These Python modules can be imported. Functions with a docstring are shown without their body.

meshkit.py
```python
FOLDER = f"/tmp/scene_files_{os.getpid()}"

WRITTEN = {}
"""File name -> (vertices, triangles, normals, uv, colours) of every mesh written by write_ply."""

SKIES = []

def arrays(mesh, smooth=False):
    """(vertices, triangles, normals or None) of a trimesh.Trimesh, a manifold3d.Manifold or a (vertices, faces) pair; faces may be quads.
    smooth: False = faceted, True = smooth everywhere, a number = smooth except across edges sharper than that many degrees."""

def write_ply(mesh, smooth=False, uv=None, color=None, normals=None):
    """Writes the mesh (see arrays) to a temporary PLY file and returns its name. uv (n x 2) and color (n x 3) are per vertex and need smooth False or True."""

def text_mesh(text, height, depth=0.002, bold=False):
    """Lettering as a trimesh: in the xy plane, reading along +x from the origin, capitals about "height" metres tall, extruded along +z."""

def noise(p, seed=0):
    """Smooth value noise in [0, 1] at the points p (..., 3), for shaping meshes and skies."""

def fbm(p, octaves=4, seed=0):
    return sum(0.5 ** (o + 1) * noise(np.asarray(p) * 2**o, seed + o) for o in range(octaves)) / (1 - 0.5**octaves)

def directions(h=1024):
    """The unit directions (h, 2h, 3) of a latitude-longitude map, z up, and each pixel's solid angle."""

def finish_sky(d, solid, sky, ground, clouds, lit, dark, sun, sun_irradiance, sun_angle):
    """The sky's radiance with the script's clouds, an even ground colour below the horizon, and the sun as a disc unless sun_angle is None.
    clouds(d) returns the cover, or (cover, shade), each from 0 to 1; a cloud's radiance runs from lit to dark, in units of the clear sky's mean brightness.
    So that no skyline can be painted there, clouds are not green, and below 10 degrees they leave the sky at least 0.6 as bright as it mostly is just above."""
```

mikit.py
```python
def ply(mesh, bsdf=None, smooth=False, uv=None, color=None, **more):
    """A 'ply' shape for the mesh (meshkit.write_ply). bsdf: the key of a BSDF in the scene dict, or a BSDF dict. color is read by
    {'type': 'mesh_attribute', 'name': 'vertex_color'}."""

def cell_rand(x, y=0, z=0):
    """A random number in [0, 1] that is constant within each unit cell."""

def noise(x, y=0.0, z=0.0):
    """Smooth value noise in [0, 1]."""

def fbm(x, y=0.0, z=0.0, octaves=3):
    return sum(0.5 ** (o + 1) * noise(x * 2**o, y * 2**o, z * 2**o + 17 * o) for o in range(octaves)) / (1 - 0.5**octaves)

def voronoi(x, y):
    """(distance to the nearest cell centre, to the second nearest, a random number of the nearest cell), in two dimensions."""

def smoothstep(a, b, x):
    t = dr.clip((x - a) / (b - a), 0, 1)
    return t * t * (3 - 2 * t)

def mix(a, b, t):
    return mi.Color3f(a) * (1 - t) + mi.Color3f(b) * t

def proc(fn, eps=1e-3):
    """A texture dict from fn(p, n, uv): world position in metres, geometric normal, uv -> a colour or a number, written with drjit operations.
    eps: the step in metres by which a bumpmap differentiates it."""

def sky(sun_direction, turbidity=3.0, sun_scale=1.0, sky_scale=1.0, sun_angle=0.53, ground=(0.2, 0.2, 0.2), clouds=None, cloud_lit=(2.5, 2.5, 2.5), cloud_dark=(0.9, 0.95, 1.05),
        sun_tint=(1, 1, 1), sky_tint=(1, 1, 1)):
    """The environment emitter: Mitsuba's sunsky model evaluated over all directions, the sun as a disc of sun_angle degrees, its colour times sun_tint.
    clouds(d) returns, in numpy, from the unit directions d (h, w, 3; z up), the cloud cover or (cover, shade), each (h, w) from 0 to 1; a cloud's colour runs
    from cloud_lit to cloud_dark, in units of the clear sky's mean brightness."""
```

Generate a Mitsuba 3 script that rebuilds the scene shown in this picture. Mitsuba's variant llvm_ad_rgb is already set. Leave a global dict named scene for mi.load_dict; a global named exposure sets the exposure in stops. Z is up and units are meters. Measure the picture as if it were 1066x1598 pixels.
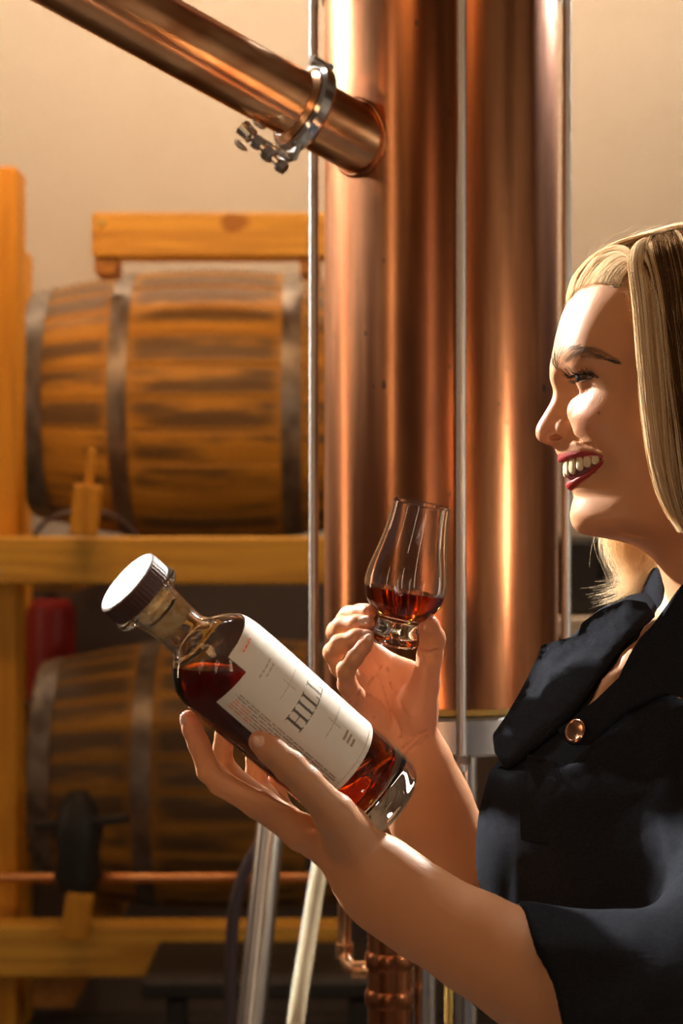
import math, os, random
import numpy as np
import trimesh, manifold3d, shapely, shapely.geometry as sg
import drjit as dr
import mitsuba as mi
import meshkit, mikit
from mikit import noise, fbm, smoothstep, mix, cell_rand
T = mi.ScalarTransform4f
random.seed(7)
rng = np.random.default_rng(7)
scene, labels = {}, {}

# ------------------------------------------------------------------ camera, light, exposure
F = 3000.0                                   # focal length in pixels of the 1066 x 1598 frame
CAMZ = 1.4
scene['camera'] = {'type': 'thinlens', 'fov': 2 * math.degrees(math.atan(533 / F)), 'fov_axis': 'x', 'near_clip': 0.05, 'far_clip': 50.0,
                   'aperture_radius': 0.0040, 'focus_distance': 1.42,
                   'to_world': T().look_at(origin=[0, 0, CAMZ], target=[0, 1, CAMZ], up=[0, 0, 1])}
exposure = 0.0
KEY = dict(pos=(-1.61, 2.88, 2.51), aim=(0.14, 1.43, 1.46), r=0.060, rad=(10500, 9800, 8800))      # hard lamp high on the left
RIM = dict(pos=(1.15, 3.0, 2.45), aim=(0.15, 1.45, 1.32), r=0.07, rad=(2900, 2650, 2300))          # hard lamp high on the right
TOP = dict(pos=(-0.25, 2.45, 3.05), aim=(0.15, 1.5, 1.3), r=0.07, rad=(460, 435, 400))           # softer lamp overhead
CEIL = (2.9, 1.58, 0.70)                          # radiance of the added warm panels
CEILW, RACKL, WALLW = (3.6, 2.55, 1.65), 4.6, 5.7
WALLTUBE = (6, 4.2, 2.8)


def P(x, y, Y):
    """The point that stands at depth Y behind the photograph's pixel."""
    return np.array([(x - 533) / F * Y, Y, CAMZ + (799 - y) / F * Y])


# ------------------------------------------------------------------ helpers
def numbered(name):
    """name, or name_001, name_002 ... when a key, or a part's key, has it already"""
    def taken(k):
        return k in scene or k in labels or k in USED
    if not taken(name):
        USED.add(name)
        return name
    k = 1
    while taken(f'{name}_{k:03d}'):
        k += 1
    USED.add(f'{name}_{k:03d}')
    return f'{name}_{k:03d}'


USED = set()


def thing(name, label, category, group=None):
    key = numbered(name)
    labels[key] = {'label': label, 'category': category}
    if group:
        labels[key]['group'] = group
    return key


def part(parent, name, mesh, bsdf, smooth=False, label=None, kind=None, **kw):
    key = numbered(f'{parent}__{name}')
    scene[key] = mikit.ply(mesh, bsdf, smooth=smooth, **kw)
    d = {}
    if label:
        d['label'] = label
    if kind:
        d['kind'] = kind
    if d:
        labels[key] = d
    return key


def whole(name, mesh, bsdf, label, category, group=None, smooth=False, **kw):
    key = thing(name, label, category, group)
    scene[key] = mikit.ply(mesh, bsdf, smooth=smooth, **kw)
    return key


def struct(name, mesh, bsdf, smooth=False):
    scene[name] = mikit.ply(mesh, bsdf, smooth=smooth)
    labels[name] = {'kind': 'structure', 'label': name.replace('_', ' ')}
    USED.add(name)
    return name


def unit(v):
    v = np.asarray(v, float)
    return v / np.linalg.norm(v)


def frame(z, up=(0, 0, 1)):
    """A rotation (columns x, y, z) whose z is the given direction."""
    z = unit(z)
    up = np.asarray(up, float)
    if abs(np.dot(z, unit(up))) > 0.98:
        up = np.array([1.0, 0, 0])
    x = unit(np.cross(up, z))
    return np.stack([x, np.cross(z, x), z], 1)


def xform(mesh, R=np.eye(3), t=(0, 0, 0)):
    m = mesh.copy()
    m.vertices = m.vertices @ np.asarray(R).T + np.asarray(t)
    return m


def cat(ms):
    return trimesh.util.concatenate(list(ms))


def lathe(profile, n=48, closed=False, a0=0.0, a1=2 * math.pi):
    """Surface of revolution about z of the (r, z) profile; outward normals for a profile that runs upward on the outside."""
    pr = np.asarray(profile, float)
    if closed:
        pr = np.vstack([pr, pr[:1]])
    full = abs(a1 - a0 - 2 * math.pi) < 1e-6
    a = np.linspace(a0, a1, n + 1)[: n if full else n + 1]
    m, k = len(a), len(pr)
    v = np.stack([np.cos(a)[:, None] * pr[:, 0], np.sin(a)[:, None] * pr[:, 0], np.ones(m)[:, None] * pr[:, 1]], -1).reshape(-1, 3)
    f = []
    for i in range(m if full else m - 1):
        j = (i + 1) % m
        for q in range(k - 1):
            A, B, C, D = i * k + q, j * k + q, j * k + q + 1, i * k + q + 1
            if pr[q, 0] > 1e-9:
                f.append((A, B, C) if pr[q + 1, 0] > 1e-9 else (A, B, D))
            if pr[q + 1, 0] > 1e-9:
                f.append((A, C, D))
    t = trimesh.Trimesh(v, np.array(f), process=False)
    t.merge_vertices(digits_vertex=7)
    t.update_faces(t.nondegenerate_faces())
    t.remove_unreferenced_vertices()
    return t


def rod(p0, p1, r, n=20, r1=None, chamfer=0.0):
    p0, p1 = np.asarray(p0, float), np.asarray(p1, float)
    L = np.linalg.norm(p1 - p0)
    r1 = r if r1 is None else r1
    c = chamfer or min(r, r1) * 0.08
    m = lathe([(0, 0), (r - c, 0), (r, c), (r1, L - c), (r1 - c, L), (0, L)], n)
    return xform(m, frame(p1 - p0), p0)


def tube(path, r, n=16, caps=True):
    """A round tube along a polyline; r is one radius or one for each point."""
    p = np.asarray(path, float)
    r = np.broadcast_to(np.asarray(r, float), (len(p),))
    t = np.gradient(p, axis=0)
    t /= np.linalg.norm(t, axis=1, keepdims=True)
    x = np.cross(t[0], [0.3, 0.2, 0.93])
    x /= np.linalg.norm(x)
    a = np.linspace(0, 2 * math.pi, n, endpoint=False)
    V = []
    for i in range(len(p)):
        x = x - t[i] * np.dot(x, t[i])
        x /= np.linalg.norm(x)
        y = np.cross(t[i], x)
        V.append(p[i] + r[i] * (np.cos(a)[:, None] * x + np.sin(a)[:, None] * y))
    V = np.vstack(V)
    f = []
    for i in range(len(p) - 1):
        for k in range(n):
            A, B = i * n + k, i * n + (k + 1) % n
            f += [(A, B, B + n), (A, B + n, A + n)]
    if caps:
        V = np.vstack([V, p[:1], p[-1:]])
        c0, c1, e = len(V) - 2, len(V) - 1, (len(p) - 1) * n
        for k in range(n):
            f += [(c0, (k + 1) % n, k), (c1, e + k, e + (k + 1) % n)]
    return trimesh.Trimesh(V, np.array(f), process=False)


def catmull(pts, n=12):
    """A smooth curve through the points."""
    from scipy.interpolate import CubicSpline
    pts = np.asarray(pts, float)
    d = np.r_[0, np.cumsum(np.sqrt(np.linalg.norm(np.diff(pts, axis=0), axis=1)))]
    return CubicSpline(d, pts)(np.linspace(0, d[-1], n * (len(pts) - 1) + 1))


def rbox(lo, hi, b=0.004):
    """A box with chamfered edges."""
    lo, hi = np.asarray(lo, float), np.asarray(hi, float)
    b = min(b, 0.45 * (hi - lo).min())
    v = []
    for ax in range(3):
        for s in np.ndindex(2, 2, 2):
            c = np.where(np.array(s) == 1, hi, lo)
            o = np.where(np.array(s) == 1, -b, b)
            o[ax] = 0
            v.append(c + o)
    return trimesh.convex.convex_hull(np.array(v))


def beam(a, b, w, h, ch=0.004, up=(0, 0, 1)):
    """A chamfered board from a to b, w across and h high."""
    a, b = np.asarray(a, float), np.asarray(b, float)
    L = np.linalg.norm(b - a)
    return xform(rbox((-w / 2, -h / 2, 0), (w / 2, h / 2, L), ch), frame(b - a, up), a)


def man(mesh):
    return manifold3d.Manifold(manifold3d.Mesh(np.asarray(mesh.vertices, np.float32), np.asarray(mesh.faces, np.uint32)))


def tri(m):
    q = m.to_mesh()
    return trimesh.Trimesh(q.vert_properties[:, :3], q.tri_verts, process=False)


# ------------------------------------------------------------------ materials
def rgb(*c):
    return {'type': 'rgb', 'value': list(c)}


def principled(color, rough=0.5, **kw):
    d = {'type': 'principled', 'base_color': color if isinstance(color, dict) else rgb(*color), 'roughness': rough}
    d.update(kw)
    return {'type': 'twosided', 'b': d}


def wood_fn(light, dark, axis, s=1.0, knots=True):
    def fn(p, n, uv):
        q = [p.x, p.y, p.z]
        a = q.pop(axis)
        b, c = q
        w = fbm(a * 2.2 * s, b * 9 * s, c * 9 * s)
        g = noise(a * 3 * s, (b + w * 0.06) * 70 * s, (c + w * 0.06) * 70 * s)
        g2 = noise(a * 9 * s, b * 260 * s, c * 260 * s)
        t = smoothstep(0.35, 0.9, g * 0.65 + w * 0.35) * 0.6 + g2 * 0.18
        if knots:
            k = noise(a * 9 * s + 4.3, b * 14 * s, c * 14 * s)
            t = t + smoothstep(0.80, 0.90, k) * 0.9
        return mix(light, dark, dr.clip(t, 0, 1))
    return fn


AMB, AMBD = (0.82, 0.46, 0.06), (0.42, 0.16, 0.014)
scene['mat_timber_x'] = principled(mikit.proc(wood_fn(AMB, AMBD, 0)), 0.55)
scene['mat_timber_z'] = principled(mikit.proc(wood_fn((0.74, 0.34, 0.022), AMBD, 2)), 0.55)
scene['mat_timber_y'] = principled(mikit.proc(wood_fn((0.5, 0.22, 0.04), (0.2, 0.08, 0.015), 1)), 0.6)


def wall_fn(p, n, uv):
    t = fbm(p.x * 1.3, p.y * 1.3, p.z * 1.3) * 0.7 + noise(p.x * 40, p.y * 40, p.z * 40) * 0.06
    return mix((0.70, 0.66, 0.59), (0.62, 0.58, 0.52), t)


scene['mat_wall'] = principled(mikit.proc(wall_fn), 0.85)
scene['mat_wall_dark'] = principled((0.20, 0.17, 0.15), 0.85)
scene['mat_shade_panel'] = principled((0.13, 0.10, 0.085), 0.8)
scene['mat_ceiling'] = principled((0.5, 0.47, 0.43), 0.9)
scene['mat_floor'] = principled(mikit.proc(lambda p, n, uv: mix((0.06, 0.05, 0.045), (0.03, 0.026, 0.022), fbm(p.x * 3, p.y * 3))), 0.5)


def copper_fn(p, n, uv):
    s = fbm(p.x * 38, p.y * 38, p.z * 1.6, octaves=4)
    b = fbm(p.x * 11, p.y * 11, p.z * 4 + 3, octaves=4)
    k = noise(p.x * 120, p.y * 120, p.z * 55)
    c = mix((0.74, 0.325, 0.145), (0.36, 0.12, 0.048), smoothstep(0.3, 0.70, s))
    c = mix(c, (0.30, 0.11, 0.06), smoothstep(0.48, 0.74, b) * 0.8)
    return mix(c, (0.12, 0.07, 0.06), smoothstep(0.90, 0.95, k) * smoothstep(0.4, 0.55, b) * 0.85)


def copper_rough(p, n, uv):
    s = fbm(p.x * 26, p.y * 26, p.z * 2.5)
    return 0.13 + 0.17 * s


scene['mat_copper'] = principled(mikit.proc(copper_fn), mikit.proc(copper_rough), metallic=1.0)
scene['mat_copper_arm'] = principled(mikit.proc(lambda p, n, uv: mix((0.92, 0.50, 0.25), (0.55, 0.22, 0.09), smoothstep(0.35, 0.75, fbm(p.x * 14, p.y * 30, p.z * 30)))), 0.24, metallic=1.0)
scene['mat_steel'] = principled(mikit.proc(lambda p, n, uv: mix((0.84, 0.81, 0.78), (0.62, 0.59, 0.56), fbm(p.x * 60, p.y * 60, p.z * 8))), 0.38, metallic=1.0)
scene['mat_steel_tube'] = principled((0.74, 0.71, 0.68), 0.22, metallic=1.0)
scene['mat_steel_polished'] = principled((0.78, 0.76, 0.73), 0.12, metallic=1.0)
scene['mat_gasket'] = principled((0.62, 0.42, 0.10), 0.5)
scene['mat_hoop'] = principled(mikit.proc(lambda p, n, uv: mix((0.34, 0.30, 0.26), (0.17, 0.14, 0.12), smoothstep(0.3, 0.75, fbm(p.x * 30, p.y * 18, p.z * 18)))), 0.42, metallic=0.75)
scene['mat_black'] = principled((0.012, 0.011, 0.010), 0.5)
scene['mat_dark'] = principled((0.03, 0.025, 0.022), 0.5)
scene['mat_hose'] = principled((0.82, 0.72, 0.50), 0.35)
scene['mat_dark_hose'] = principled((0.07, 0.05, 0.06), 0.35)
scene['mat_red'] = principled((0.30, 0.015, 0.012), 0.4)
scene['mat_lamp_housing'] = principled((0.03, 0.03, 0.03), 0.5)
# ------------------------------------------------------------------ the room
X0, X1, Y0, Y1, ZC = -3.2, 2.7, -2.6, 5.55, 3.5


def slab(x0, x1, y0, y1, z0, z1):
    return trimesh.creation.box(bounds=[(x0, y0, z0), (x1, y1, z1)])


struct('floor', slab(X0 - .2, X1 + .2, Y0 - .2, Y1 + .2, -.2, 0), 'mat_floor')
struct('ceiling', slab(X0 - .2, X1 + .2, Y0 - .2, Y1 + .2, ZC, ZC + .2), 'mat_ceiling')
struct('wall_back', slab(X0 - .2, X1 + .2, Y1, Y1 + .2, 0, ZC), 'mat_wall')
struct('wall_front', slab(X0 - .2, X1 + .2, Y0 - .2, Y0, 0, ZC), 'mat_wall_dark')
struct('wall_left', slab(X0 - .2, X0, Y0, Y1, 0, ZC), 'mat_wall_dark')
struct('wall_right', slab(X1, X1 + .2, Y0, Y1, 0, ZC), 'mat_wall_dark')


def emitter(c):
    return {'type': 'area', 'radiance': rgb(*c)}


def ceiling_panel(x, y, w, d, c, where, ZC=ZC):  # unseen panels added for warm fill light
    t = thing('added_ceiling_lamp', f'added warm panel lamp overhead {where}, out of the picture', 'lamp')
    part(t, 'housing', cat([slab(x - w / 2 - .03, x + w / 2 + .03, y - d / 2 - .03, y + d / 2 + .03, ZC - .05, ZC)]), 'mat_lamp_housing')
    if ZC < 3.4:
        for s_ in (-1, 1):
            part(t, 'cable', rod((x + s_ * w * .4, y, ZC), (x + s_ * w * .4, y, 3.5), .004, 8), 'mat_lamp_housing')
    k = part(t, 'diffuser', trimesh.Trimesh([(x - w / 2, y - d / 2, ZC - .055), (x - w / 2, y + d / 2, ZC - .055), (x + w / 2, y + d / 2, ZC - .055), (x + w / 2, y - d / 2, ZC - .055)],
                                            [(0, 1, 2), (0, 2, 3)], process=False), 'mat_dark')
    scene[k]['emitter'] = emitter(c)


ceiling_panel(-1.3, 0.3, 0.6, 1.4, CEIL, 'left of the camera', 2.7)
ceiling_panel(1.2, -0.4, 0.6, 1.4, CEIL, 'right of the camera', 2.7)
t = thing('added_rack_lamp', 'added warm flood lamp out of view, hung to light the barrel rack', 'lamp')  # unseen lamp added to brighten the upper barrel and beam
rx0, rx1, ry, rz0, rz1 = -1.0, .1, 3.35, 2.42, 2.76
part(t, 'housing', slab(rx0 - .03, rx1 + .03, ry - .06, ry, rz0 - .03, rz1 + .03), 'mat_lamp_housing')
for x in (rx0 + .1, rx1 - .1):
    part(t, 'cable', rod((x, ry - .03, rz1 + .03), (x, ry - .03, ZC), .004, 8), 'mat_lamp_housing')
k = part(t, 'diffuser', trimesh.Trimesh([(rx0, ry + .004, rz0), (rx1, ry + .004, rz0), (rx1, ry + .004, rz1), (rx0, ry + .004, rz1)], [(0, 2, 1), (0, 3, 2)], process=False), 'mat_dark')
scene[k]['emitter'] = emitter(tuple(v * RACKL for v in CEIL))
ceiling_panel(0.1, 4.95, 3.4, 0.18, tuple(v * WALLW for v in CEILW), 'along the back wall')  # added to brighten the back wall


def wall_tube(x, y, z0, z1, nx, ny, w, c, where):
    """An upright strip light added for reflections in the copper, on a wall that faces (nx, ny)."""
    t = thing('added_strip_lamp', f'added upright strip lamp on the {where}, out of the picture', 'lamp')
    tx, ty = -ny, nx
    def q(a, b, z):
        return (x + tx * a + nx * b, y + ty * a + ny * b, z)
    pts = [q(a, b, z) for a in (-w / 2 - .02, w / 2 + .02) for b in (0, .04) for z in (z0 - .03, z1 + .03)]
    part(t, 'housing', trimesh.convex.convex_hull(np.array(pts)), 'mat_lamp_housing')
    m = trimesh.Trimesh([q(-w / 2, .045, z0), q(w / 2, .045, z0), q(w / 2, .045, z1), q(-w / 2, .045, z1)], [(0, 1, 2), (0, 2, 3)], process=False)
    if np.dot(m.face_normals[0], (nx, ny, 0)) < 0:
        m.invert()
    k = part(t, 'tube', m, 'mat_dark')
    scene[k]['emitter'] = emitter(c)


def hard_lamp(spec, where, hung=False):
    """A focusing lamp in a black tin on a stand."""
    t = thing('studio_lamp', f'hard black lamp {where}', 'lamp')
    p, aim, r = np.array(spec['pos']), np.array(spec['aim']), spec['r']
    R = frame(aim - p)
    k = part(t, 'lens', xform(lathe([(r, 0), (r * 0.6, 0.004), (0, 0.006)], 32), R, p), 'mat_dark')
    scene[k]['emitter'] = emitter(spec['rad'])
    part(t, 'housing', xform(lathe([(0, -.25), (r + .02, -.22), (r + .02, -.0), (r + .03, .16), (r + .026, .16), (r + .016, -.002), (0, -.004)], 32), R, p), 'mat_lamp_housing')
    part(t, 'hanger', rod((p[0], p[1], p[2] + r + .05), (p[0], p[1], ZC), .012), 'mat_lamp_housing') if hung else part(t, 'stand', cat([rod((p[0], p[1], .03), (p[0], p[1], p[2] - r - .02), .016)] + [rod((p[0], p[1], .5), (p[0] + .5 * math.cos(a), p[1] + .5 * math.sin(a), .012), .011) for a in (0.4, 2.5, 4.6)]), 'mat_lamp_housing')


hard_lamp(KEY, 'on a stand to the left of the still')
hard_lamp(RIM, 'on a stand to the right behind the woman')
hard_lamp(TOP, 'hung from the ceiling', True)
wall_tube(X1, 0.75, 1.2, 1.58, -1, 0, 0.06, (150, 132, 110), 'right wall')
wall_tube(X0, -0.6, 1.2, 2.9, 1, 0, 0.16, WALLTUBE, 'left wall')
wall_tube(-0.9, Y0, 0.6, 2.6, 0, 1, 0.20, tuple(v * 0.8 for v in WALLTUBE), 'front wall, left end')
wall_tube(1.6, Y0, 0.6, 2.6, 0, 1, 0.20, tuple(v * 0.8 for v in WALLTUBE), 'front wall, right end')
wall_tube(X0, 3.2, 1.0, 2.4, 1, 0, 0.3, WALLTUBE, 'left wall beyond the hard lamp')

# ------------------------------------------------------------------ the barrel rack
D = 4.3


def board(name, x0, x1, y0, y1, Y, thick, mat, label, cat_='beam'):
    a, b = P(x0, y1, Y), P(x1, y0, Y)
    return whole(name, rbox((a[0], Y, a[2]), (b[0], Y + thick, b[2]), .005), mat, label, cat_)


post = thing('timber_post', 'orange timber post of the barrel rack at the left edge, running down past both barrels', 'post')
a, b = P(-60, 1900, 4.2), P(26, 259, 4.2)
part(post, 'upright', rbox((a[0], 4.2, 0), (b[0], 4.32, b[2]), .005), 'mat_timber_z')
a, b = P(-60, 900, 5.2), P(40, 390, 5.2)
whole('timber_post', rbox((a[0], 5.2, 0), (b[0], 5.32, b[2]), .005), 'mat_timber_z', 'rear timber post of the rack, its shorter top showing beside the front post', 'post')
bolt = P(6, 890, 4.2)
part(post, 'bolt', xform(lathe([(0, .012), (.009, .010), (.014, .004), (.014, 0), (0, 0)][::-1], 16), frame((0, -1, 0)), bolt + (0, -.09, 0)), 'mat_steel_polished', smooth=40)
front = board('timber_beam', -60, 840, 838, 912, 4.1, .09, 'mat_timber_x', 'knotty orange timber beam that carries the upper barrel')
board('timber_beam', -60, 545, 1446, 1526, 4.1, .09, 'mat_timber_x', 'lower orange timber beam in the gloom that carries the bottom barrel')
top = thing('timber_cradle', 'pale orange timber beam resting on top of the upper barrel', 'beam')
a, b = P(143, 400, 4.45), P(860, 331, 4.45)
part(top, 'rail', rbox((a[0], 4.45, a[2]), (b[0], 4.56, b[2]), .005), 'mat_timber_x')
for x0, x1 in ((147, 182), (468, 500)):
    a, b = P(x0, 428, 4.47), P(x1, 398, 4.47)
    part(top, 'block', rbox((a[0], 4.47, a[2]), (b[0], 4.59, b[2]), .004), 'mat_timber_y')
n0 = P(158, 347, 4.45)
part(top, 'screw', xform(lathe([(0, 0), (.012, 0), (.010, .005), (0, .006)], 12), frame((0, -1, 0)), n0), 'mat_gasket', smooth=40)

BR, BE, BH = .335, .272, .478                       # bilge radius, end radius, half length


def barrel_mat(key, cx, cy, cz, dark):  # dark puts the shade of the lower tier into wood and stain
    def fn(p, n, uv):
        x, a = p.x - cx, dr.atan2(p.y - cy, p.z - cz) * (26 / (2 * math.pi)) + 100.5
        i, fr = dr.floor(a), a - dr.floor(a)
        r1 = cell_rand(i, 3, 1)
        bay = dr.floor((x + 0.2) / 0.4)
        u = dr.abs((x + 0.2) / 0.4 - bay - 0.5) * 2            # 1 at a hoop
        edge = smoothstep(0.03, 0.25, fr) * smoothstep(0.03, 0.25, 1 - fr) * (1 - smoothstep(0.72, 0.95, u))
        st = fbm(x * 5 + i * 7.3, fr * 2.2 + i * 3.1, r1 * 9, octaves=4)
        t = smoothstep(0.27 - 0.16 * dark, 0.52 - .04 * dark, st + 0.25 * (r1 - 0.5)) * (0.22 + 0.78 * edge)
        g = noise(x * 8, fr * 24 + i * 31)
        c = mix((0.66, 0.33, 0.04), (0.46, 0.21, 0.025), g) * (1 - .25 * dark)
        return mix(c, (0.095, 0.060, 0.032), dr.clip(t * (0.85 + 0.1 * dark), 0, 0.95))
    scene[key] = principled(mikit.proc(fn), 0.55)


def barrel(cx, cy, cz, label, mat, BH):
    t = thing('barrel', label, 'barrel', 'oak barrels on the rack')
    N, S = 26, 10
    xs = np.linspace(-BH, BH, S + 1)
    rr = BR - (BR - BE) * (xs / BH) ** 2
    w = 2 * math.pi / N
    for k in range(N):
        b0, b1 = (k - .492) * w, (k + .492) * w
        th = np.array([b0, b0 + .06 * w, .5 * (b0 + b1), b1 - .06 * w, b1])
        lift = np.array([-.003, 0, .0008, 0, -.003])
        V = []
        for x, r in zip(xs, rr):
            ring = [((r + l) * math.sin(a), (r + l) * math.cos(a)) for a, l in zip(th, lift)] + [((r - .026) * math.sin(a), (r - .026) * math.cos(a)) for a in (b1, b0)]
            V += [(cx + x, cy + y, cz + z) for y, z in ring]
        f = []
        for i in range(S):
            for q in range(7):
                A, B = i * 7 + q, i * 7 + (q + 1) % 7
                f += [(A, B, B + 7), (A, B + 7, A + 7)]
        for o, s in ((0, 1), (S * 7, -1)):
            for q in range(1, 6):
                f.append((o, o + q + 1, o + q)[::s])
        m = trimesh.Trimesh(V, f, process=False)
        if m.volume < 0:
            m.invert()
        part(t, 'stave', m, mat)
    R = frame((1, 0, 0))
    for x0, wd in ((-BH + .008, .05), (-.225, .045), (.18, .045), (BH - .058, .05)):
        ra, rb = (BR - (BR - BE) * (v / BH) ** 2 + .0006 for v in (x0, x0 + wd))
        m = lathe([(ra - .004, 0), (ra + .003, 0), (rb + .003, wd), (rb - .004, wd)], 72, closed=True)
        part(t, 'hoop', xform(m, R, (cx + x0, cy, cz)), 'mat_hoop', smooth=40)
    for s in (-1, 1):
        part(t, 'barrel_head', xform(lathe([(0, -.01), (BE - .022, -.01), (BE - .022, .01), (0, .01)], 48), R, (cx + s * (BH - .035), cy, cz)), 'mat_timber_y')
    return t


barrel_mat('mat_barrel_upper', -.32, 4.78, 1.665, 0.0)
barrel_mat('mat_barrel_shaded', -.265, 4.78, .752, 0.9)
barrel(-.32, 4.78, 1.665, 'oak barrel with dark stained staves lying on the upper tier, above the whisky bottle', 'mat_barrel_upper', .442)
barrel(-.265, 4.78, .752, 'oak barrel with painted shade lying on the lower tier behind the whisky bottle', 'mat_barrel_shaded', .478)

# bearers under the barrels, front to back
for z, lab in ((1.225, 'upper'), (.315, 'lower')):
    for x in (-.63, .12):
        m = rbox((x - .045, 4.2, z), (x + .045, 5.35, z + .09), .004)
        whole('timber_bearer', m, 'mat_timber_y', f'dark timber bearer running back under the {lab} barrel near its {"left" if x < 0 else "right"} end', 'beam')

whole('added_shade_panel', rbox((-1.6, 5.36, 0), (.45, 5.40, 1.30), .004), 'mat_shade_panel', 'added dark panel in place of shade on the back wall behind the lower barrel', 'panel')  # added dark sheet that stands in for the dim wall
# mallet-like bung tool on the upper beam, chock on the lower beam
mal = thing('wooden_bung_mallet', 'pale wooden block with a thin handle leaning on the upper beam before the barrel', 'mallet')
u = unit(P(141, 712, 4.15) - P(128, 838, 4.15))
a = P(130, 836, 4.06)
part(mal, 'block', beam(a, a + u * .108, .055, .05, .004, up=(0, 1, 0)), 'mat_timber_z')
part(mal, 'handle', beam(a + u * .105, a + u * .185, .018, .018, .003, up=(0, 1, 0)), 'mat_timber_z')
a, b = P(116, 1464, 4.06), P(126, 1392, 4.06)
whole('wooden_chock', beam(a, b, .055, .05, .004, up=(0, 1, 0)), 'mat_timber_z', 'dim wooden wedge standing against the lower beam', 'wedge')
whole('bung_hose', tube(catmull([P(52, 846, 4.22), P(75, 812, 4.22), P(125, 798, 4.23), P(180, 806, 4.24), P(216, 842, 4.25)], 8), .006, 8), 'mat_dark_hose', 'thin grey hose looping behind the wooden bung mallet', 'hose', smooth=True)
whole('copper_pipe', rod(P(-50, 1370, 4.16), P(560, 1368, 4.16), .0105, 16), 'mat_copper_arm', 'thin horizontal copper pipe running low along the barrel rack', 'pipe', smooth=30)
a, b = P(92, 1395, 4.09), P(150, 1170, 4.09)
pump = thing('black_valve', 'black valve body hanging before the lower barrel, above the wedge', 'valve')
c = P(122, 1330, 4.085)
part(pump, 'body', xform(lathe([(0, -.09), (.04, -.085), (.052, -.05), (.045, 0), (.055, .05), (.04, .1), (.02, .13), (0, .135)], 24), np.eye(3), c), 'mat_black', smooth=40)
part(pump, 'lever', beam(c + (-.09, -.02, .06), c + (.11, -.02, .075), .03, .02, .004), 'mat_black')
a, b = P(58, 1030, 5.1), P(104, 945, 5.1)
ledge = whole('wall_shelf', rbox((-1.0, 5.1, P(0, 1075, 5.2)[2] - .03), (-.55, 5.355, P(0, 1040, 5.2)[2] - .102), .003), 'mat_dark', 'dark shelf under the red canister', 'shelf')
drum = thing('red_canister', 'dark red canister behind the left end of the lower barrel', 'canister')
c = P(80, 1040, 5.2)
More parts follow.
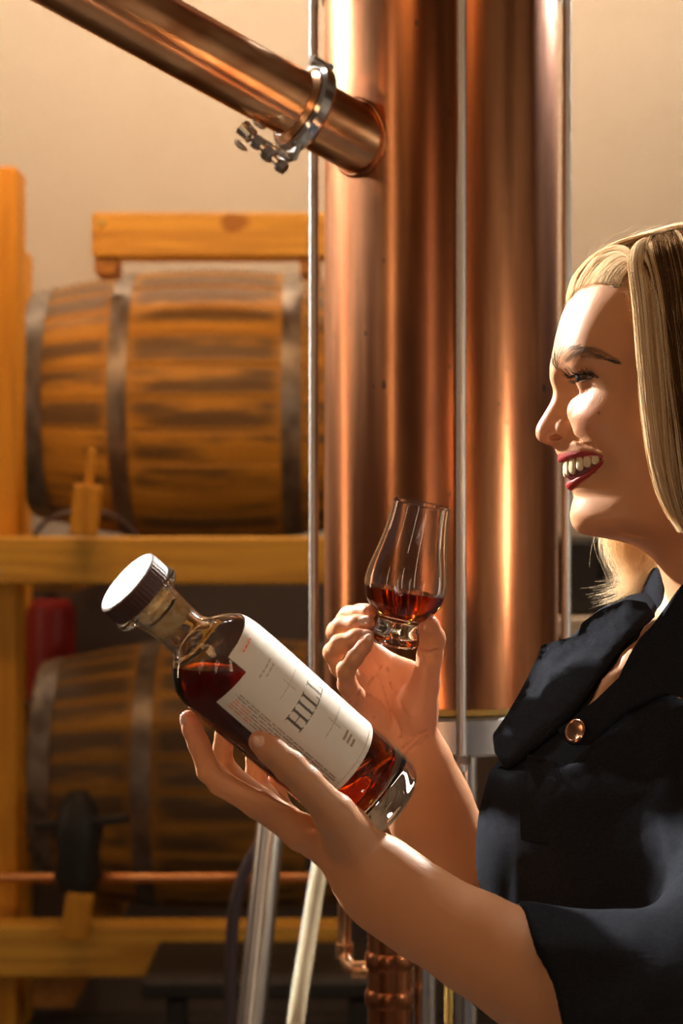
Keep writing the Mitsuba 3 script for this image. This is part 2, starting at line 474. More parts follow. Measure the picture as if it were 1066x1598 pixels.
part(drum, 'shell', xform(lathe([(0, 0), (.062, 0), (.066, .01), (.066, .25), (.05, .28), (0, .285)], 32), np.eye(3), (c[0], c[1], c[2] - .1)), 'mat_red', smooth=40)
part(drum, 'cap', xform(lathe([(0, 0), (.02, 0), (.02, .03), (0, .032)], 20), np.eye(3), (c[0], c[1], c[2] + .184)), 'mat_black', smooth=40)

# dark things low on the left and at the right of the still
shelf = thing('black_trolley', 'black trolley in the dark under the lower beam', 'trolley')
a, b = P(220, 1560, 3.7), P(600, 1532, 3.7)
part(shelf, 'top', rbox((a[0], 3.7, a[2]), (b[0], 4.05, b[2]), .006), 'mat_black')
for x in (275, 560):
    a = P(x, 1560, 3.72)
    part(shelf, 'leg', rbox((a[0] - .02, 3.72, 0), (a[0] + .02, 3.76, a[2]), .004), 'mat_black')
cab = thing('dark_cabinet', 'dark cabinet against the back wall right of the still, beside the woman\'s chin', 'cabinet')
a, b = P(840, 960, 5.0), P(1500, 838, 5.0)
part(cab, 'body', rbox((a[0], 5.0, a[2]), (b[0], 5.5, b[2]), .006), 'mat_dark')
mid = P(936, 900, 5.0)[0]
part(cab, 'door', rbox((a[0] + .01, 4.98, a[2] + .012), (mid - .004, 5.0, b[2] - .012), .003), 'mat_black')
part(cab, 'door', rbox((mid + .004, 4.98, a[2] + .012), (mid + .5, 5.0, b[2] - .012), .003), 'mat_black')
wb = thing('workbench', 'pale workbench under the dark cabinet, half hidden by the woman\'s hair', 'bench')
part(wb, 'top', rbox((a[0], 4.9, a[2] - .05), (b[0], 5.5, a[2] - .002), .004), 'mat_wall')
for x in (a[0] + .05, b[0] - .1):
    part(wb, 'leg', rbox((x, 4.95, 0), (x + .06, 5.01, a[2] - .05), .004), 'mat_dark')
part(wb, 'panel', rbox((a[0] + .03, 5.2, .1), (b[0] - .03, 5.23, a[2] - .05), .004), 'mat_timber_x')
# ------------------------------------------------------------------ the copper still
CY = 2.05
S = F / CY
CX = (688 - 533) / S
CR = 182 / S


def zz(y, Y=CY):
    return CAMZ + (799 - y) / F * Y


still = thing('copper_still_column', 'tall copper still column held between steel tie rods, behind the whisky glass', 'still')
zb, zt = zz(1090), zz(-4)
part(still, 'column', xform(lathe([(CR, 0), (CR, zt - zb)], 160), np.eye(3), (CX, CY, zb)), 'mat_copper', smooth=True)
FR = CR * 1.10
part(still, 'base_gasket', xform(lathe([(CR * .9, 0), (CR * 1.03, 0), (CR * 1.03, .006), (CR * .9, .006)], 96, closed=True), np.eye(3), (CX, CY, zz(1098))), 'mat_gasket', smooth=40)
part(still, 'base_flange', xform(lathe([(0, 0), (FR - .003, 0), (FR, .003), (FR, .036), (FR - .003, .039), (0, .039)], 96), np.eye(3), (CX, CY, zz(1157))), 'mat_steel', smooth=40)
part(still, 'top_ring', xform(lathe([(CR * .98, 0), (CR * 1.02, 0), (CR * 1.02, .010), (CR * .98, .010)], 96, closed=True), np.eye(3), (CX, CY, zz(3))), 'mat_steel_polished', smooth=40)
part(still, 'top_flange', xform(lathe([(0, 0), (FR, 0), (FR, .04), (0, .04)], 96), np.eye(3), (CX, CY, zt + .012)), 'mat_steel', smooth=40)
part(still, 'upper_column', xform(lathe([(CR, 0), (CR, .9), (0, .95)], 96), np.eye(3), (CX, CY, zt + .052)), 'mat_copper', smooth=40)
RR = 193 / S
for ang in (-84.3, 96.0, 5.5, 176.5):
    a = math.radians(ang)
    x, y = CX + (RR + .004) * math.cos(a), CY + (RR + .004) * math.sin(a)
    rd = part(still, 'tie_rod', rod((x, y, zz(1160) - .012), (x, y, zt + .075), .0052, 20), 'mat_steel', smooth=30)
    part(still, 'nut', xform(lathe([(.0055, 0), (.010, 0), (.010, .009), (.0055, .009)], 6, closed=True), np.eye(3), (x, y, zz(1166))), 'mat_steel_polished')

# the side arm, its stub and its clamp
stub0, stub1 = P(652, 268, 2.005), P(478, 172, 1.938)
ax = unit(stub1 - stub0)
ar = .0342
lyne = thing('copper_side_arm', 'copper pipe slanting in from the upper left, joined to the still by a steel clamp', 'pipe')
far = stub1 + ax * .50
part(still, 'side_stub', tube([stub0, stub1], ar, 64), 'mat_copper_arm', smooth=40)
jp = []
for q in np.linspace(0, 2 * math.pi, 49):
    R = frame(ax)
    o = stub0 + R[:, 0] * math.cos(q) * (ar + .002) + R[:, 1] * math.sin(q) * (ar + .002)
    # walk along the arm to the column's surface
    dx, dy = o[0] - CX, o[1] - CY
    A, B, C = ax[0] ** 2 + ax[1] ** 2, 2 * (dx * ax[0] + dy * ax[1]), dx * dx + dy * dy - CR ** 2
    disc = max(B * B - 4 * A * C, 0)
    jp.append(o + ax * ((-B + math.sqrt(disc)) / (2 * A)))
part(still, 'weld_bead', tube(jp, .0028, 10, caps=False), 'mat_copper', smooth=True)
part(lyne, 'tube', tube([stub1 + ax * .006, stub1 + ax * .012, far], ar, 64), 'mat_copper_arm', smooth=40)
part(lyne, 'ferrule', xform(lathe([(ar * .9, 0), (ar + .006, 0), (ar + .006, .007), (ar + .001, .012), (ar * .9, .012)], 48, closed=True), frame(ax), stub1 + ax * .004), 'mat_copper_arm', smooth=40)
R = frame(ax)
clamp = part(lyne, 'pipe_clamp', xform(lathe([(ar + .0075, -.008), (ar + .009, -.0085), (ar + .0125, -.005), (ar + .0125, .005), (ar + .009, .0085), (ar + .0075, .008)], 64, closed=True), R, stub1 + ax * .002), 'mat_steel_polished', smooth=40, label='steel ring clamp with a wing bolt')
up = unit(np.array([0, 0, 1]) - ax * ax[2])
back = np.cross(ax, up)
c0 = stub1 + ax * .002
hinge = c0 + up * (ar + .016)
part(clamp, 'hinge', cat([rod(hinge - ax * .011, hinge + ax * .011, .0055, 16), beam(hinge - ax * .002 + back * .016 - up * .004, hinge - ax * .002 - back * .016 - up * .004, .014, .006, .0015)]), 'mat_steel_polished', smooth=30)
low = c0 - up * (ar + .017)
lug = cat([beam(low + up * .01 - back * .010, low - up * .008 - back * .010, .016, .006, .0015), beam(low + up * .01 + back * .006, low - up * .008 + back * .006, .016, .006, .0015)])
part(clamp, 'lug', lug, 'mat_steel_polished')
b0 = low - up * .002
q0, q1 = P(386, 206, 1.915), P(441, 262, 1.900)
wd = unit(q1 - q0)
part(clamp, 'bolt', cat([rod(b0, q0 + wd * .004, .0038, 12), rod(q0, q1, .0036, 12)]), 'mat_steel_polished', smooth=30)
Rw = frame(wd)
for t, r, l in ((.30, .0080, .005), (.62, .0088, .0055), (.97, .0070, .005)):
    part(clamp, 'nut', xform(lathe([(0, -l), (r * .8, -l), (r, -l * .5), (r, l * .5), (r * .8, l), (0, l)], 6), Rw, q0 + (q1 - q0) * t), 'mat_steel_polished')
part(clamp, 'wing_nut', cat([xform(lathe([(.0035, -.007), (.0085, -.007), (.0075, .007), (.0035, .007)], 16, closed=True), Rw, q0)] +
     [xform(trimesh.creation.icosphere(2, 1).apply_scale((.010, .0034, .0075)), Rw, q0 + Rw[:, 1] * s * .014 + wd * .004) for s in (-1, 1)]), 'mat_steel_polished', smooth=40)

# what carries the column: legs and pipes below the flange
def pipe_px(x, y0, y1, w, Y):
    c0, c1 = P(x, y1, Y), P(x, y0, Y)
    return rod(c0, c1, w / 2 / F * Y, 40)


down = thing('copper_downpipe', 'thick copper downpipe with ring fittings under the still column', 'pipe')
part(down, 'tube', pipe_px(608, 1160, 1800, 68, 2.08), 'mat_copper', smooth=30)
for y in (1497, 1556):
    c = P(608, y, 2.08)
    r = 36 / F * 2.08
    part(down, 'collar', xform(lathe([(r - .004, -.009), (r, -.009), (r + .0018, -.005), (r + .0018, .005), (r, .009), (r - .004, .009)], 48, closed=True), np.eye(3), c), 'mat_copper', smooth=40)
small = thing('copper_branch_pipe', 'thin copper branch pipe with an elbow left of the thick downpipe', 'pipe')
part(small, 'tube', tube(catmull([P(538, 1250, 2.12), P(538, 1400, 2.12), P(538, 1478, 2.12), P(543, 1505, 2.11), P(560, 1514, 2.10), P(592, 1514, 2.09)], 8), 11 / F * 2.1, 16), 'mat_copper_arm', smooth=40)
for p, d in ((P(538, 1484, 2.12), (0, 0, 1)), (P(560, 1514, 2.10), (1, 0, 0))):
    part(small, 'fitting', xform(lathe([(.007, -.008), (.0098, -.008), (.0098, .008), (.007, .008)], 24, closed=True), frame(d), p), 'mat_copper_arm', smooth=40)
for i, (x, y0, y1, w, Y, lab) in enumerate([(728, 1158, 1900, 34, 1.98, 'steel tube leg under the front of the still flange'),
                                            (663, 1158, 1900, 36, 2.10, 'steel leg beside the copper downpipe'),
                                            (800, 1158, 1900, 34, 2.12, 'steel leg hidden partly by the jacket')]):
    whole('still_leg', pipe_px(x, y0, y1, w, Y), 'mat_steel_tube', lab, 'leg', smooth=30)
for x in (700,):
    whole('brass_rod', pipe_px(x, 1300, 1900, 12, 2.2), 'mat_gasket', 'thin brass rod between the steel legs', 'rod', smooth=30)
a, b = P(425, 1262, 2.5), P(386, 1660, 2.45)
steel = whole('steel_pipe', rod(a, b, 22 / F * 2.5, 40), 'mat_steel_tube', 'leaning steel pipe below the hand that holds the bottle', 'pipe', smooth=30)
whole('cream_hose', tube(catmull([P(520, 1270, 2.4), P(496, 1370, 2.38), P(480, 1470, 2.36), P(466, 1560, 2.34), P(455, 1660, 2.34)], 10), 14 / F * 2.37, 20), 'mat_hose', 'cream hose hanging down right of the leaning steel pipe', 'hose', smooth=40)
whole('dark_hose', tube(catmull([P(430, 1300, 2.9), P(398, 1330, 2.9), P(372, 1390, 2.9), P(362, 1460, 2.9), P(360, 1540, 2.9), P(352, 1700, 2.9)], 10), 10 / F * 2.9, 16), 'mat_dark_hose', 'dark hose curving down left of the leaning steel pipe', 'hose', smooth=40)
# ------------------------------------------------------------------ the whisky bottle
def dielectric(i, e, t=(1, 1, 1)):
    return {'type': 'dielectric', 'int_ior': float(i), 'ext_ior': float(e), 'specular_transmittance': rgb(*t)}


scene['mat_glass'] = dielectric(1.5, 1.0, (0.985, 0.985, 0.98))
scene['mat_whisky_in_bottle'] = dielectric(1.36, 1.5, (0.92, 0.29, 0.055))
scene['mat_whisky_top_bottle'] = dielectric(1.36, 1.0, (0.85, 0.35, 0.09))
scene['mat_whisky_in_glass'] = dielectric(1.36, 1.5, (0.55, 0.17, 0.03))
scene['mat_whisky_top_glass'] = dielectric(1.36, 1.0, (0.9, 0.5, 0.18))
scene['mat_paper'] = principled((0.80, 0.75, 0.66), 0.6)
scene['mat_ink'] = principled((0.10, 0.085, 0.07), 0.6)
scene['mat_ink_small'] = principled((0.34, 0.27, 0.21), 0.6)
scene['mat_ink_faint'] = principled((0.50, 0.45, 0.38), 0.6)
scene['mat_ink_red'] = principled((0.80, 0.22, 0.10), 0.6)
scene['mat_cork'] = principled(mikit.proc(lambda p, n, uv: mix((0.93, 0.74, 0.42), (0.76, 0.50, 0.18), smoothstep(0.4, 0.7, fbm(p.x * 260, p.y * 260, p.z * 260)))), 0.7)
scene['mat_cap'] = principled((0.075, 0.030, 0.022), 0.45)
scene['mat_cap_top'] = principled(mikit.proc(lambda p, n, uv: mix((0.86, 0.85, 0.84), (0.55, 0.54, 0.55), smoothstep(0.62, 0.8, fbm(p.x * 300, p.y * 300, p.z * 300)) * .6)), 0.35)

bB, bC = P(595, 1254, 1.338), P(197, 907, 1.256)
bz = unit(bC - bB)
BL = np.linalg.norm(bC - bB)
by = unit(np.array([.655, 0, .756]) - bz * np.dot(bz, [.655, 0, .756]))
bx = np.cross(by, bz)
BRot = np.stack([bx, by, bz], 1)                 # x towards the camera, y to the upper right, z to the stopper


def from_top(px):
    return BL - px * BL / 528.0


RB = .0362
# outer profile (radius, height), bottom to lip
out_ctrl = [(.0350, .0030), (.0357, .007), (RB - .0002, .03), (RB, .10), (RB + .0002, from_top(250)), (RB, from_top(205)), (.0352, from_top(178)), (.0325, from_top(160)), (.0275, from_top(147)),
            (.0215, from_top(137)), (.0172, from_top(127)), (.0160, from_top(116)), (.0158, from_top(100)), (.0163, from_top(80)), (.0170, from_top(62)), (.0178, from_top(52))]
oc = catmull([(r, z) for r, z in out_ctrl], 8)
lipz = from_top(32)
lip = [(.0190, from_top(50)), (.0235, from_top(46.5)), (.0258, from_top(43)), (.0264, from_top(39.5)), (.0258, from_top(35)), (.0240, lipz), (.0146, lipz), (.0141, lipz - .001)]
inn = [(max(r - (.0024 if r > .02 else .0030), .012), z) for r, z in oc if z > .026]
inn = inn + [(.0141, from_top(50))]
cav = [(0, .0185), (.010, .0188), (.022, .0195), (.029, .0205), (.0322, .0225), (.0332, .0255)] + inn + [(.0141, lipz - .001)]
outer = lathe([(0, .0022), (.022, .0012), (.030, .0002), (.033, 0), (.0344, .0012)] + [tuple(q) for q in oc] + lip, 128)
cavity = lathe(cav, 128)
outer, cavity = (xform(m, BRot, bB) for m in (outer, cavity))
ZL = P(315, 1041, 1.285)[2]                      # whisky level in the bottle


def split(cavity, point, normal):
    """(wet wall, dry wall turned towards the cavity, level surface)"""
    sl = trimesh.intersections.slice_mesh_plane
    wet = sl(cavity, -np.asarray(normal, float), point)
    dry = sl(cavity, np.asarray(normal, float), point)
    dry.invert()
    path = cavity.section(plane_origin=point, plane_normal=normal)
    loop = max(path.discrete, key=len)[:-1]
    c = loop.mean(0)
    v = np.vstack([loop, c])
    f = np.array([(i, (i + 1) % len(loop), len(loop)) for i in range(len(loop))])
    top = trimesh.Trimesh(v, f, process=False)
    if np.dot(top.face_normals.mean(0), normal) < 0:
        top.invert()
    return wet, dry, top


wet, dry, top = split(cavity, (0, 0, ZL), (0, 0, 1))
bottle = thing('whisky_bottle', 'tilted clear bottle of red-brown whisky with a cream label and dark stopper', 'bottle')
part(bottle, 'glass', cat([outer, dry]), 'mat_glass', smooth=True)
wk = part(bottle, 'whisky', wet, 'mat_whisky_in_bottle', smooth=True, label='dark red-brown whisky inside the tilted bottle')
part(wk, 'surface', top, 'mat_whisky_top_bottle')


def on_label(poly, z0, r, thick=.00008, step=.0012):
    """A flat shape (s around the bottle, t along it, metres) wrapped on the bottle at radius r."""
    ms = []
    for g in (poly if isinstance(poly, list) else [poly]):
        m = trimesh.creation.extrude_polygon(g, thick, engine='earcut')
        m = m.subdivide_to_size(step * 3, max_iter=6) if step else m
        ms.append(m)
    m = cat(ms)
    v = m.vertices
    a = v[:, 0] / RB
    rr = r + v[:, 2]
    # s runs up the picture (y axis), t towards the stopper
    m.vertices = np.stack([rr * np.cos(a), rr * np.sin(a), z0 + v[:, 1]], 1)
    return xform(m, BRot, bB)


PROF = np.array(sorted((z, r) for r, z in oc))


def rad_at(z):
    return np.interp(z, PROF[:, 0], PROF[:, 1])


def label_sheet(a0, a1, z0, z1, lift, corner=0.0):
    """A paper sheet wrapped on the bottle between two angles and two heights, following its outline."""
    n, m = 64, 9
    V, f = [], []
    for k, a in enumerate(np.linspace(a0, a1, n)):
        e = 0.0
        if corner:
            for q in (a0, a1):
                dd = abs(a - q) * RB
                if dd < corner:
                    e = max(e, corner - math.sqrt(max(corner ** 2 - (corner - dd) ** 2, 0)))
        for o in (lift, lift + .00018):
            for z in np.linspace(z0 + e, z1, m):
                r = rad_at(z) + o
                V.append((r * math.cos(a), r * math.sin(a), z))
    id_ = lambda k, s_, j: (k * 2 + s_) * m + j
    for k in range(n - 1):
        for j in range(m - 1):
            f += [(id_(k, 1, j), id_(k + 1, 1, j), id_(k + 1, 1, j + 1)), (id_(k, 1, j), id_(k + 1, 1, j + 1), id_(k, 1, j + 1)),
                  (id_(k, 0, j), id_(k + 1, 0, j + 1), id_(k + 1, 0, j)), (id_(k, 0, j), id_(k, 0, j + 1), id_(k + 1, 0, j + 1))]
        for j, fl in ((0, 1), (m - 1, 0)):
            q = [id_(k, 0, j), id_(k + 1, 0, j), id_(k + 1, 1, j), id_(k, 1, j)]
            q = q if fl else q[::-1]
            f += [(q[0], q[1], q[2]), (q[0], q[2], q[3])]
    for k in (0, n - 1):
        for j in range(m - 1):
            q = [id_(k, 0, j), id_(k, 1, j), id_(k, 1, j + 1), id_(k, 0, j + 1)]
            q = q if k == 0 else q[::-1]
            f += [(q[0], q[1], q[2]), (q[0], q[2], q[3])]
    return xform(trimesh.Trimesh(V, f, process=False), BRot, bB)


d2 = math.radians
LZ0, LZ1 = from_top(425), from_top(197)
TABZ = from_top(164)
part(bottle, 'label', cat([label_sheet(d2(-29), d2(205), LZ0, LZ1, .0004, .004), label_sheet(d2(16), d2(160), LZ1 - .0002, TABZ, .0004)]), 'mat_paper', smooth=40, label='cream paper label with a stepped top and the word HILL')
RL = RB + .0004
RI = RL + .00020


def serif(ch, h):
    """One serif capital as a shapely shape, its width"""
    s, hs, f = .13 * h, .035 * h, .10 * h         # stem, hairline, serif overhang
    def stem(x):
        return [sg.box(x, 0, x + s, h), sg.box(x - f, 0, x + s + f, hs * 1.3), sg.box(x - f, h - hs * 1.3, x + s + f, h)]
    if ch == 'H':
        w = .80 * h
        b = stem(f) + stem(w - s - f) + [sg.box(f, .48 * h, w - f, .48 * h + hs * 1.5)]
    elif ch == 'I':
        w = s + 2 * f
        b = stem(f)
    else:
        w = .62 * h
        b = stem(f) + [sg.box(f, 0, w, hs * 1.5), sg.box(w - hs * 1.5, 0, w, .24 * h)]
    return shapely.union_all(b), w


hl = .0140
polys, x = [], RB * d2(5)
for ch in 'HILL':
    g, w = serif(ch, hl)
    polys.append(shapely.affinity.translate(g, x, 0))
    x += w + .0016
part(bottle, 'lettering', on_label(polys, from_top(318), RI + .0001), 'mat_ink', label='the word HILL in dark serif capitals')
lr = random.Random(3)
fine, red, faint = [], [], []
for k in range(6):                                # lines of small print along the left edge, too fine to read
    s = RB * d2(-23) + k * .0021
    t = LZ1 - .007
    while t > LZ0 + .006:
        L = lr.uniform(.003, .009)
        if t - L < LZ0 + .004:
            break
        b = sg.box(s, t - L, s + .0007, t)
        (red if (t > LZ1 - .022 and k < 4) else fine).append(b)
        t -= L + .0012
for col_, a, z, L in ((faint, 20, 219, .015), (faint, 26, 227, .011), (red, 30, 177, .012)):     # short lines of fine print
    e = 0
    while e < L:
        w = lr.uniform(.0018, .004)
        col_.append(shapely.affinity.translate(sg.box(e, 0, e + w, .0013), RB * d2(a), from_top(z)))
        e += w + .0009
for z, L in ((382, .008), (390, .0075), (398, .006)):
    fine.append(shapely.affinity.translate(sg.box(0, 0, L, .0016), RB * d2(30), from_top(z)))
for z, a, L in ((263, 18, .026), (355, 18, .028)):
    faint += [shapely.affinity.translate(sg.box(0, 0, L, .0005), RB * d2(a), from_top(z)), shapely.affinity.translate(sg.box(L * .45, -.006, L * .45 + .0005, .006), RB * d2(a), from_top(z))]
faint += [sg.box(RB * d2(-8), LZ0 + .004, RB * d2(-8) + .0003, LZ1 - .004), sg.box(RB * d2(-25), LZ0 + .0035, RB * d2(150), LZ0 + .0038)]
part(bottle, 'small_print', on_label(fine, 0, RI + .0001), 'mat_ink_small', kind='stuff')
part(bottle, 'small_print', on_label(faint, 0, RI + .0001), 'mat_ink_faint', kind='stuff')
part(bottle, 'small_print', on_label(red, 0, RI + .0001), 'mat_ink_red', kind='stuff', label='fine orange print at the top left of the label')

st = part(bottle, 'stopper', xform(lathe([(0, 0), (.0246, 0)], 8), BRot, bB), 'mat_cap') if False else None
CRd, ch = .0246, .0142
nz, na = 15, 150
V, f = [], []
zs = np.linspace(BL - ch, BL - .0012, nz)
for i, z in enumerate(zs):
    for k in range(na):
        a = 2 * math.pi * k / na
        e = 0 if i in (0, nz - 1) else .00045 * math.cos(2 * math.pi * (k / 6 + i / 4)) * math.cos(2 * math.pi * (k / 6 - i / 4))
        V.append(((CRd + e) * math.cos(a), (CRd + e) * math.sin(a), z))
for i in range(nz - 1):
    for k in range(na):
        A, B = i * na + k, i * na + (k + 1) % na
        f += [(A, B, B + na), (A, B + na, A + na)]
side = trimesh.Trimesh(V, f, process=False)
capm = cat([side, lathe([(0, BL - ch), (CRd, BL - ch)], na), lathe([(CRd, BL - .0012), (CRd - .0008, BL - .0004), (CRd - .0022, BL - .0003), (0, BL - .0003)], na)])
cp = part(bottle, 'cap', xform(capm, BRot, bB), 'mat_cap', smooth=50, label='dark brown cross-knurled stopper cap')
part(cp, 'top_disc', xform(lathe([(CRd - .0014, BL - .0003), (CRd - .0018, BL), (0, BL + .0001)], 96), BRot, bB), 'mat_cap_top', smooth=30, label='pale bright top of the stopper')
part(bottle, 'cork', xform(lathe([(0, from_top(96)), (.0125, from_top(96)), (.0136, from_top(92)), (.01385, from_top(60)), (.01385, BL - ch), (0, BL - ch)], 64), BRot, bB), 'mat_cork', smooth=40, label='amber cork in the bottle neck')

# ------------------------------------------------------------------ the tasting glass
gB, gT = P(614, 1006, 1.523), P(659, 786, 1.512)
gz = unit(gT - gB)
GRot = frame(gz, (0, -1, 0))
H = np.linalg.norm(gT - gB)
go = [(0, .0012), (.012, .0006), (.0168, 0), (.0182, .0014), (.0186, .004), (.0180, .008), (.0170, .012), (.0164, .017), (.0166, .0205), (.0190, .0238), (.0240, .0278), (.0290, .0335), (.0320, .0405), (.0332, .0480), (.0328, .0560),
      (.0308, .0660), (.0282, .0770), (.0260, .0880), (.0245, .0990), (.0237, .1080), (.0236, .1150)]
cc = catmull(go[3:], 5)
go = go[:3] + [tuple(q) for q in cc]
gi = [(r - .0013, z) for r, z in cc if z > .0335]
rim = [(.0235, .1154), (.0230, .1157), (.0225, .1154)]
gcav = [(0, .0262), (.008, .0265), (.016, .0282), (.0225, .0312)] + gi
s = H / .1157
gcav = gcav[:-1] + [(.0223, .1150)]
gout = lathe(go + rim + [(.0223, .1150)], 128)
gcv = lathe(gcav, 128)
for m in (gout, gcv):
    m.vertices *= s
gout, gcv = (xform(m, GRot, gB) for m in (gout, gcv))
lv = P(629, 921, 1.518)
ln = unit(P(629, 921, 1.518) - P(629 - 12.0, 921 + 66, 1.520))
ln = unit(np.array([math.sin(math.radians(10)), -.03, math.cos(math.radians(10))]))
gwet, gdry, gtop = split(gcv, lv, ln)
tg = thing('tasting_glass', 'small tulip-shaped whisky glass with amber whisky, tilted and held by its base', 'glass')
part(tg, 'glass', cat([gout, gdry]), 'mat_glass', smooth=True)
wk = part(tg, 'whisky', gwet, 'mat_whisky_in_glass', smooth=True, label='dark amber whisky in the tulip-shaped glass')
part(wk, 'surface', gtop, 'mat_whisky_top_glass')
# ------------------------------------------------------------------ the woman: tools for smooth bodies
from scipy.interpolate import PchipInterpolator
from scipy.ndimage import gaussian_filter


class Field:
    """A signed distance on a grid; primitives are blended in within their own boxes only."""
    def __init__(self, lo, hi, h):
        self.lo, self.h = np.asarray(lo, float), h
        self.n = np.ceil((np.asarray(hi, float) - self.lo) / h).astype(int) + 1
        self.d = np.full(self.n, 0.05, np.float32)

    def sub(self, lo, hi):
        a = np.clip(np.floor((np.asarray(lo) - self.lo) / self.h).astype(int), 0, self.n)
        b = np.clip(np.ceil((np.asarray(hi) - self.lo) / self.h).astype(int) + 1, 0, self.n)
        if (b <= a).any():
            return None, None
        g = [(self.lo[k] + self.h * np.arange(a[k], b[k])).astype(np.float32) for k in range(3)]
        return tuple(slice(a[k], b[k]) for k in range(3)), (g[0][:, None, None], g[1][None, :, None], g[2][None, None, :])

    def put(self, lo, hi, fn, k, mode='union', pad=0.02):
        s, g = self.sub(np.asarray(lo) - pad, np.asarray(hi) + pad)
        if s is None:
            return
        d = fn(*g)
        a = self.d[s]
        self.d[s] = smin(a, d, k) if mode == 'union' else -smin(-a, d, k) if mode == 'cut' else a + d

    def mesh(self):
        return nets(self.d, self.lo, self.h)


def smin(a, b, k):
    if k <= 0:
        return np.minimum(a, b)
    h = np.maximum(k - np.abs(a - b), 0) / k
    return np.minimum(a, b) - h * h * k * 0.25


def nets(d, lo, h):
    """Naive surface nets: a closed triangle mesh of d = 0 (d > 0 on the grid's border is forced)."""
    d = d.copy()
    for ax in range(3):
        for e in (0, -1):
            s = [slice(None)] * 3
            s[ax] = e
            d[tuple(s)] = np.maximum(d[tuple(s)], h * .3)
    neg = d < 0
    c = [slice(0, -1), slice(1, None)]
    corners = [(i, j, k) for i in (0, 1) for j in (0, 1) for k in (0, 1)]
    cnt = sum(neg[c[i], c[j], c[k]].astype(np.int8) for i, j, k in corners)
    act = (cnt > 0) & (cnt < 8)
    idx = -np.ones(act.shape, np.int64)
    cells = np.argwhere(act)
    idx[act] = np.arange(len(cells))
    val = {q: d[cells[:, 0] + q[0], cells[:, 1] + q[1], cells[:, 2] + q[2]].astype(float) for q in corners}
    acc, num = np.zeros((len(cells), 3)), np.zeros(len(cells))
    for p in corners:
        for ax in range(3):
            if p[ax] == 0:
                q = list(p)
                q[ax] = 1
                va, vb = val[p], val[tuple(q)]
                m = (va < 0) != (vb < 0)
                t = np.where(m, va / np.where(m, va - vb, 1), 0)
                pos = np.tile(np.array(p, float), (len(cells), 1))
                pos[:, ax] += t
                acc += pos * m[:, None]
                num += m
    V = np.asarray(lo) + h * (cells + acc / num[:, None])
    Fs = []
    for ax in range(3):
        b, e = (ax + 1) % 3, (ax + 2) % 3
        s0, s1 = [slice(None)] * 3, [slice(None)] * 3
        s0[ax], s1[ax] = slice(0, -1), slice(1, None)
        ch = neg[tuple(s0)] != neg[tuple(s1)]
        i = np.argwhere(ch)
        i = i[(i[:, b] > 0) & (i[:, e] > 0) & (i[:, b] < d.shape[b] - 1) & (i[:, e] < d.shape[e] - 1)]
        def at(db, de):
            j = i.copy()
            j[:, b] -= db
            j[:, e] -= de
            return idx[j[:, 0], j[:, 1], j[:, 2]]
        q = np.stack([at(1, 1), at(0, 1), at(0, 0), at(1, 0)], 1)
        flip = ~neg[i[:, 0], i[:, 1], i[:, 2]]
        q[flip] = q[flip][:, ::-1]
        Fs.append(q)
    q = np.vstack(Fs)
    return trimesh.Trimesh(V, np.vstack([q[:, [0, 1, 2]], q[:, [0, 2, 3]]]), process=False)


def seg(a, b, ra, rb):
    a, b = np.asarray(a, np.float32), np.asarray(b, np.float32)
    ba = b - a
    L = float(ba @ ba) + 1e-12

    def fn(x, y, z):
        t = np.clip(((x - a[0]) * ba[0] + (y - a[1]) * ba[1] + (z - a[2]) * ba[2]) / L, 0, 1)
        return np.sqrt((x - a[0] - t * ba[0]) ** 2 + (y - a[1] - t * ba[1]) ** 2 + (z - a[2] - t * ba[2]) ** 2) - (ra + t * (rb - ra))
    r = max(ra, rb)
    return np.minimum(a, b) - r, np.maximum(a, b) + r, fn


def ell(c, R, s):
    """An ellipsoid: centre, rotation (columns are its axes), half axes."""
    c, R, s = np.asarray(c, np.float32), np.asarray(R, np.float32), np.asarray(s, np.float32)

    def fn(x, y, z):
        q = [((x - c[0]) * R[0, i] + (y - c[1]) * R[1, i] + (z - c[2]) * R[2, i]) for i in range(3)]
        k0 = np.sqrt(sum((q[i] / s[i]) ** 2 for i in range(3)))
        k1 = np.sqrt(sum((q[i] / s[i] ** 2) ** 2 for i in range(3))) + 1e-9
        return k0 * (k0 - 1) / k1
    r = float(s.max())
    return c - r, c + r, fn


def chain(field, pts, k=.003):
    """A limb along points (x, y, z, r), blended at its joints."""
    for p, q in zip(pts[:-1], pts[1:]):
        field.put(*seg(p[:3], q[:3], p[3], q[3]), k)


def groove(field, pts, depth, width):
    for p, q in zip(pts[:-1], pts[1:]):
        lo, hi, fn = seg(p, q, 0, 0)
        field.put(lo, hi, lambda x, y, z, fn=fn: depth * np.exp(-(fn(x, y, z) / width) ** 2), 0, 'add', pad=width * 2.5)


def J(x, y, Y, r):
    """A joint: the pixel, the depth, the radius in mm."""
    return np.r_[P(x, y, Y), r / 1000]


def hand_field(lo, hi, h, palm, fingers, arm, soft=(.009, .0022, .006)):
    f = Field(lo, hi, h)
    for c in arm:
        chain(f, c, .02)
    for c in palm:
        chain(f, c, soft[0])
    g = Field(lo, hi, h)
    for fg in fingers:
        one = Field(lo, hi, h)
        chain(one, fg, .0035)
        g.d = smin(g.d, one.d, soft[1] * .6)
    f.d = smin(f.d, g.d, soft[2])
    return f


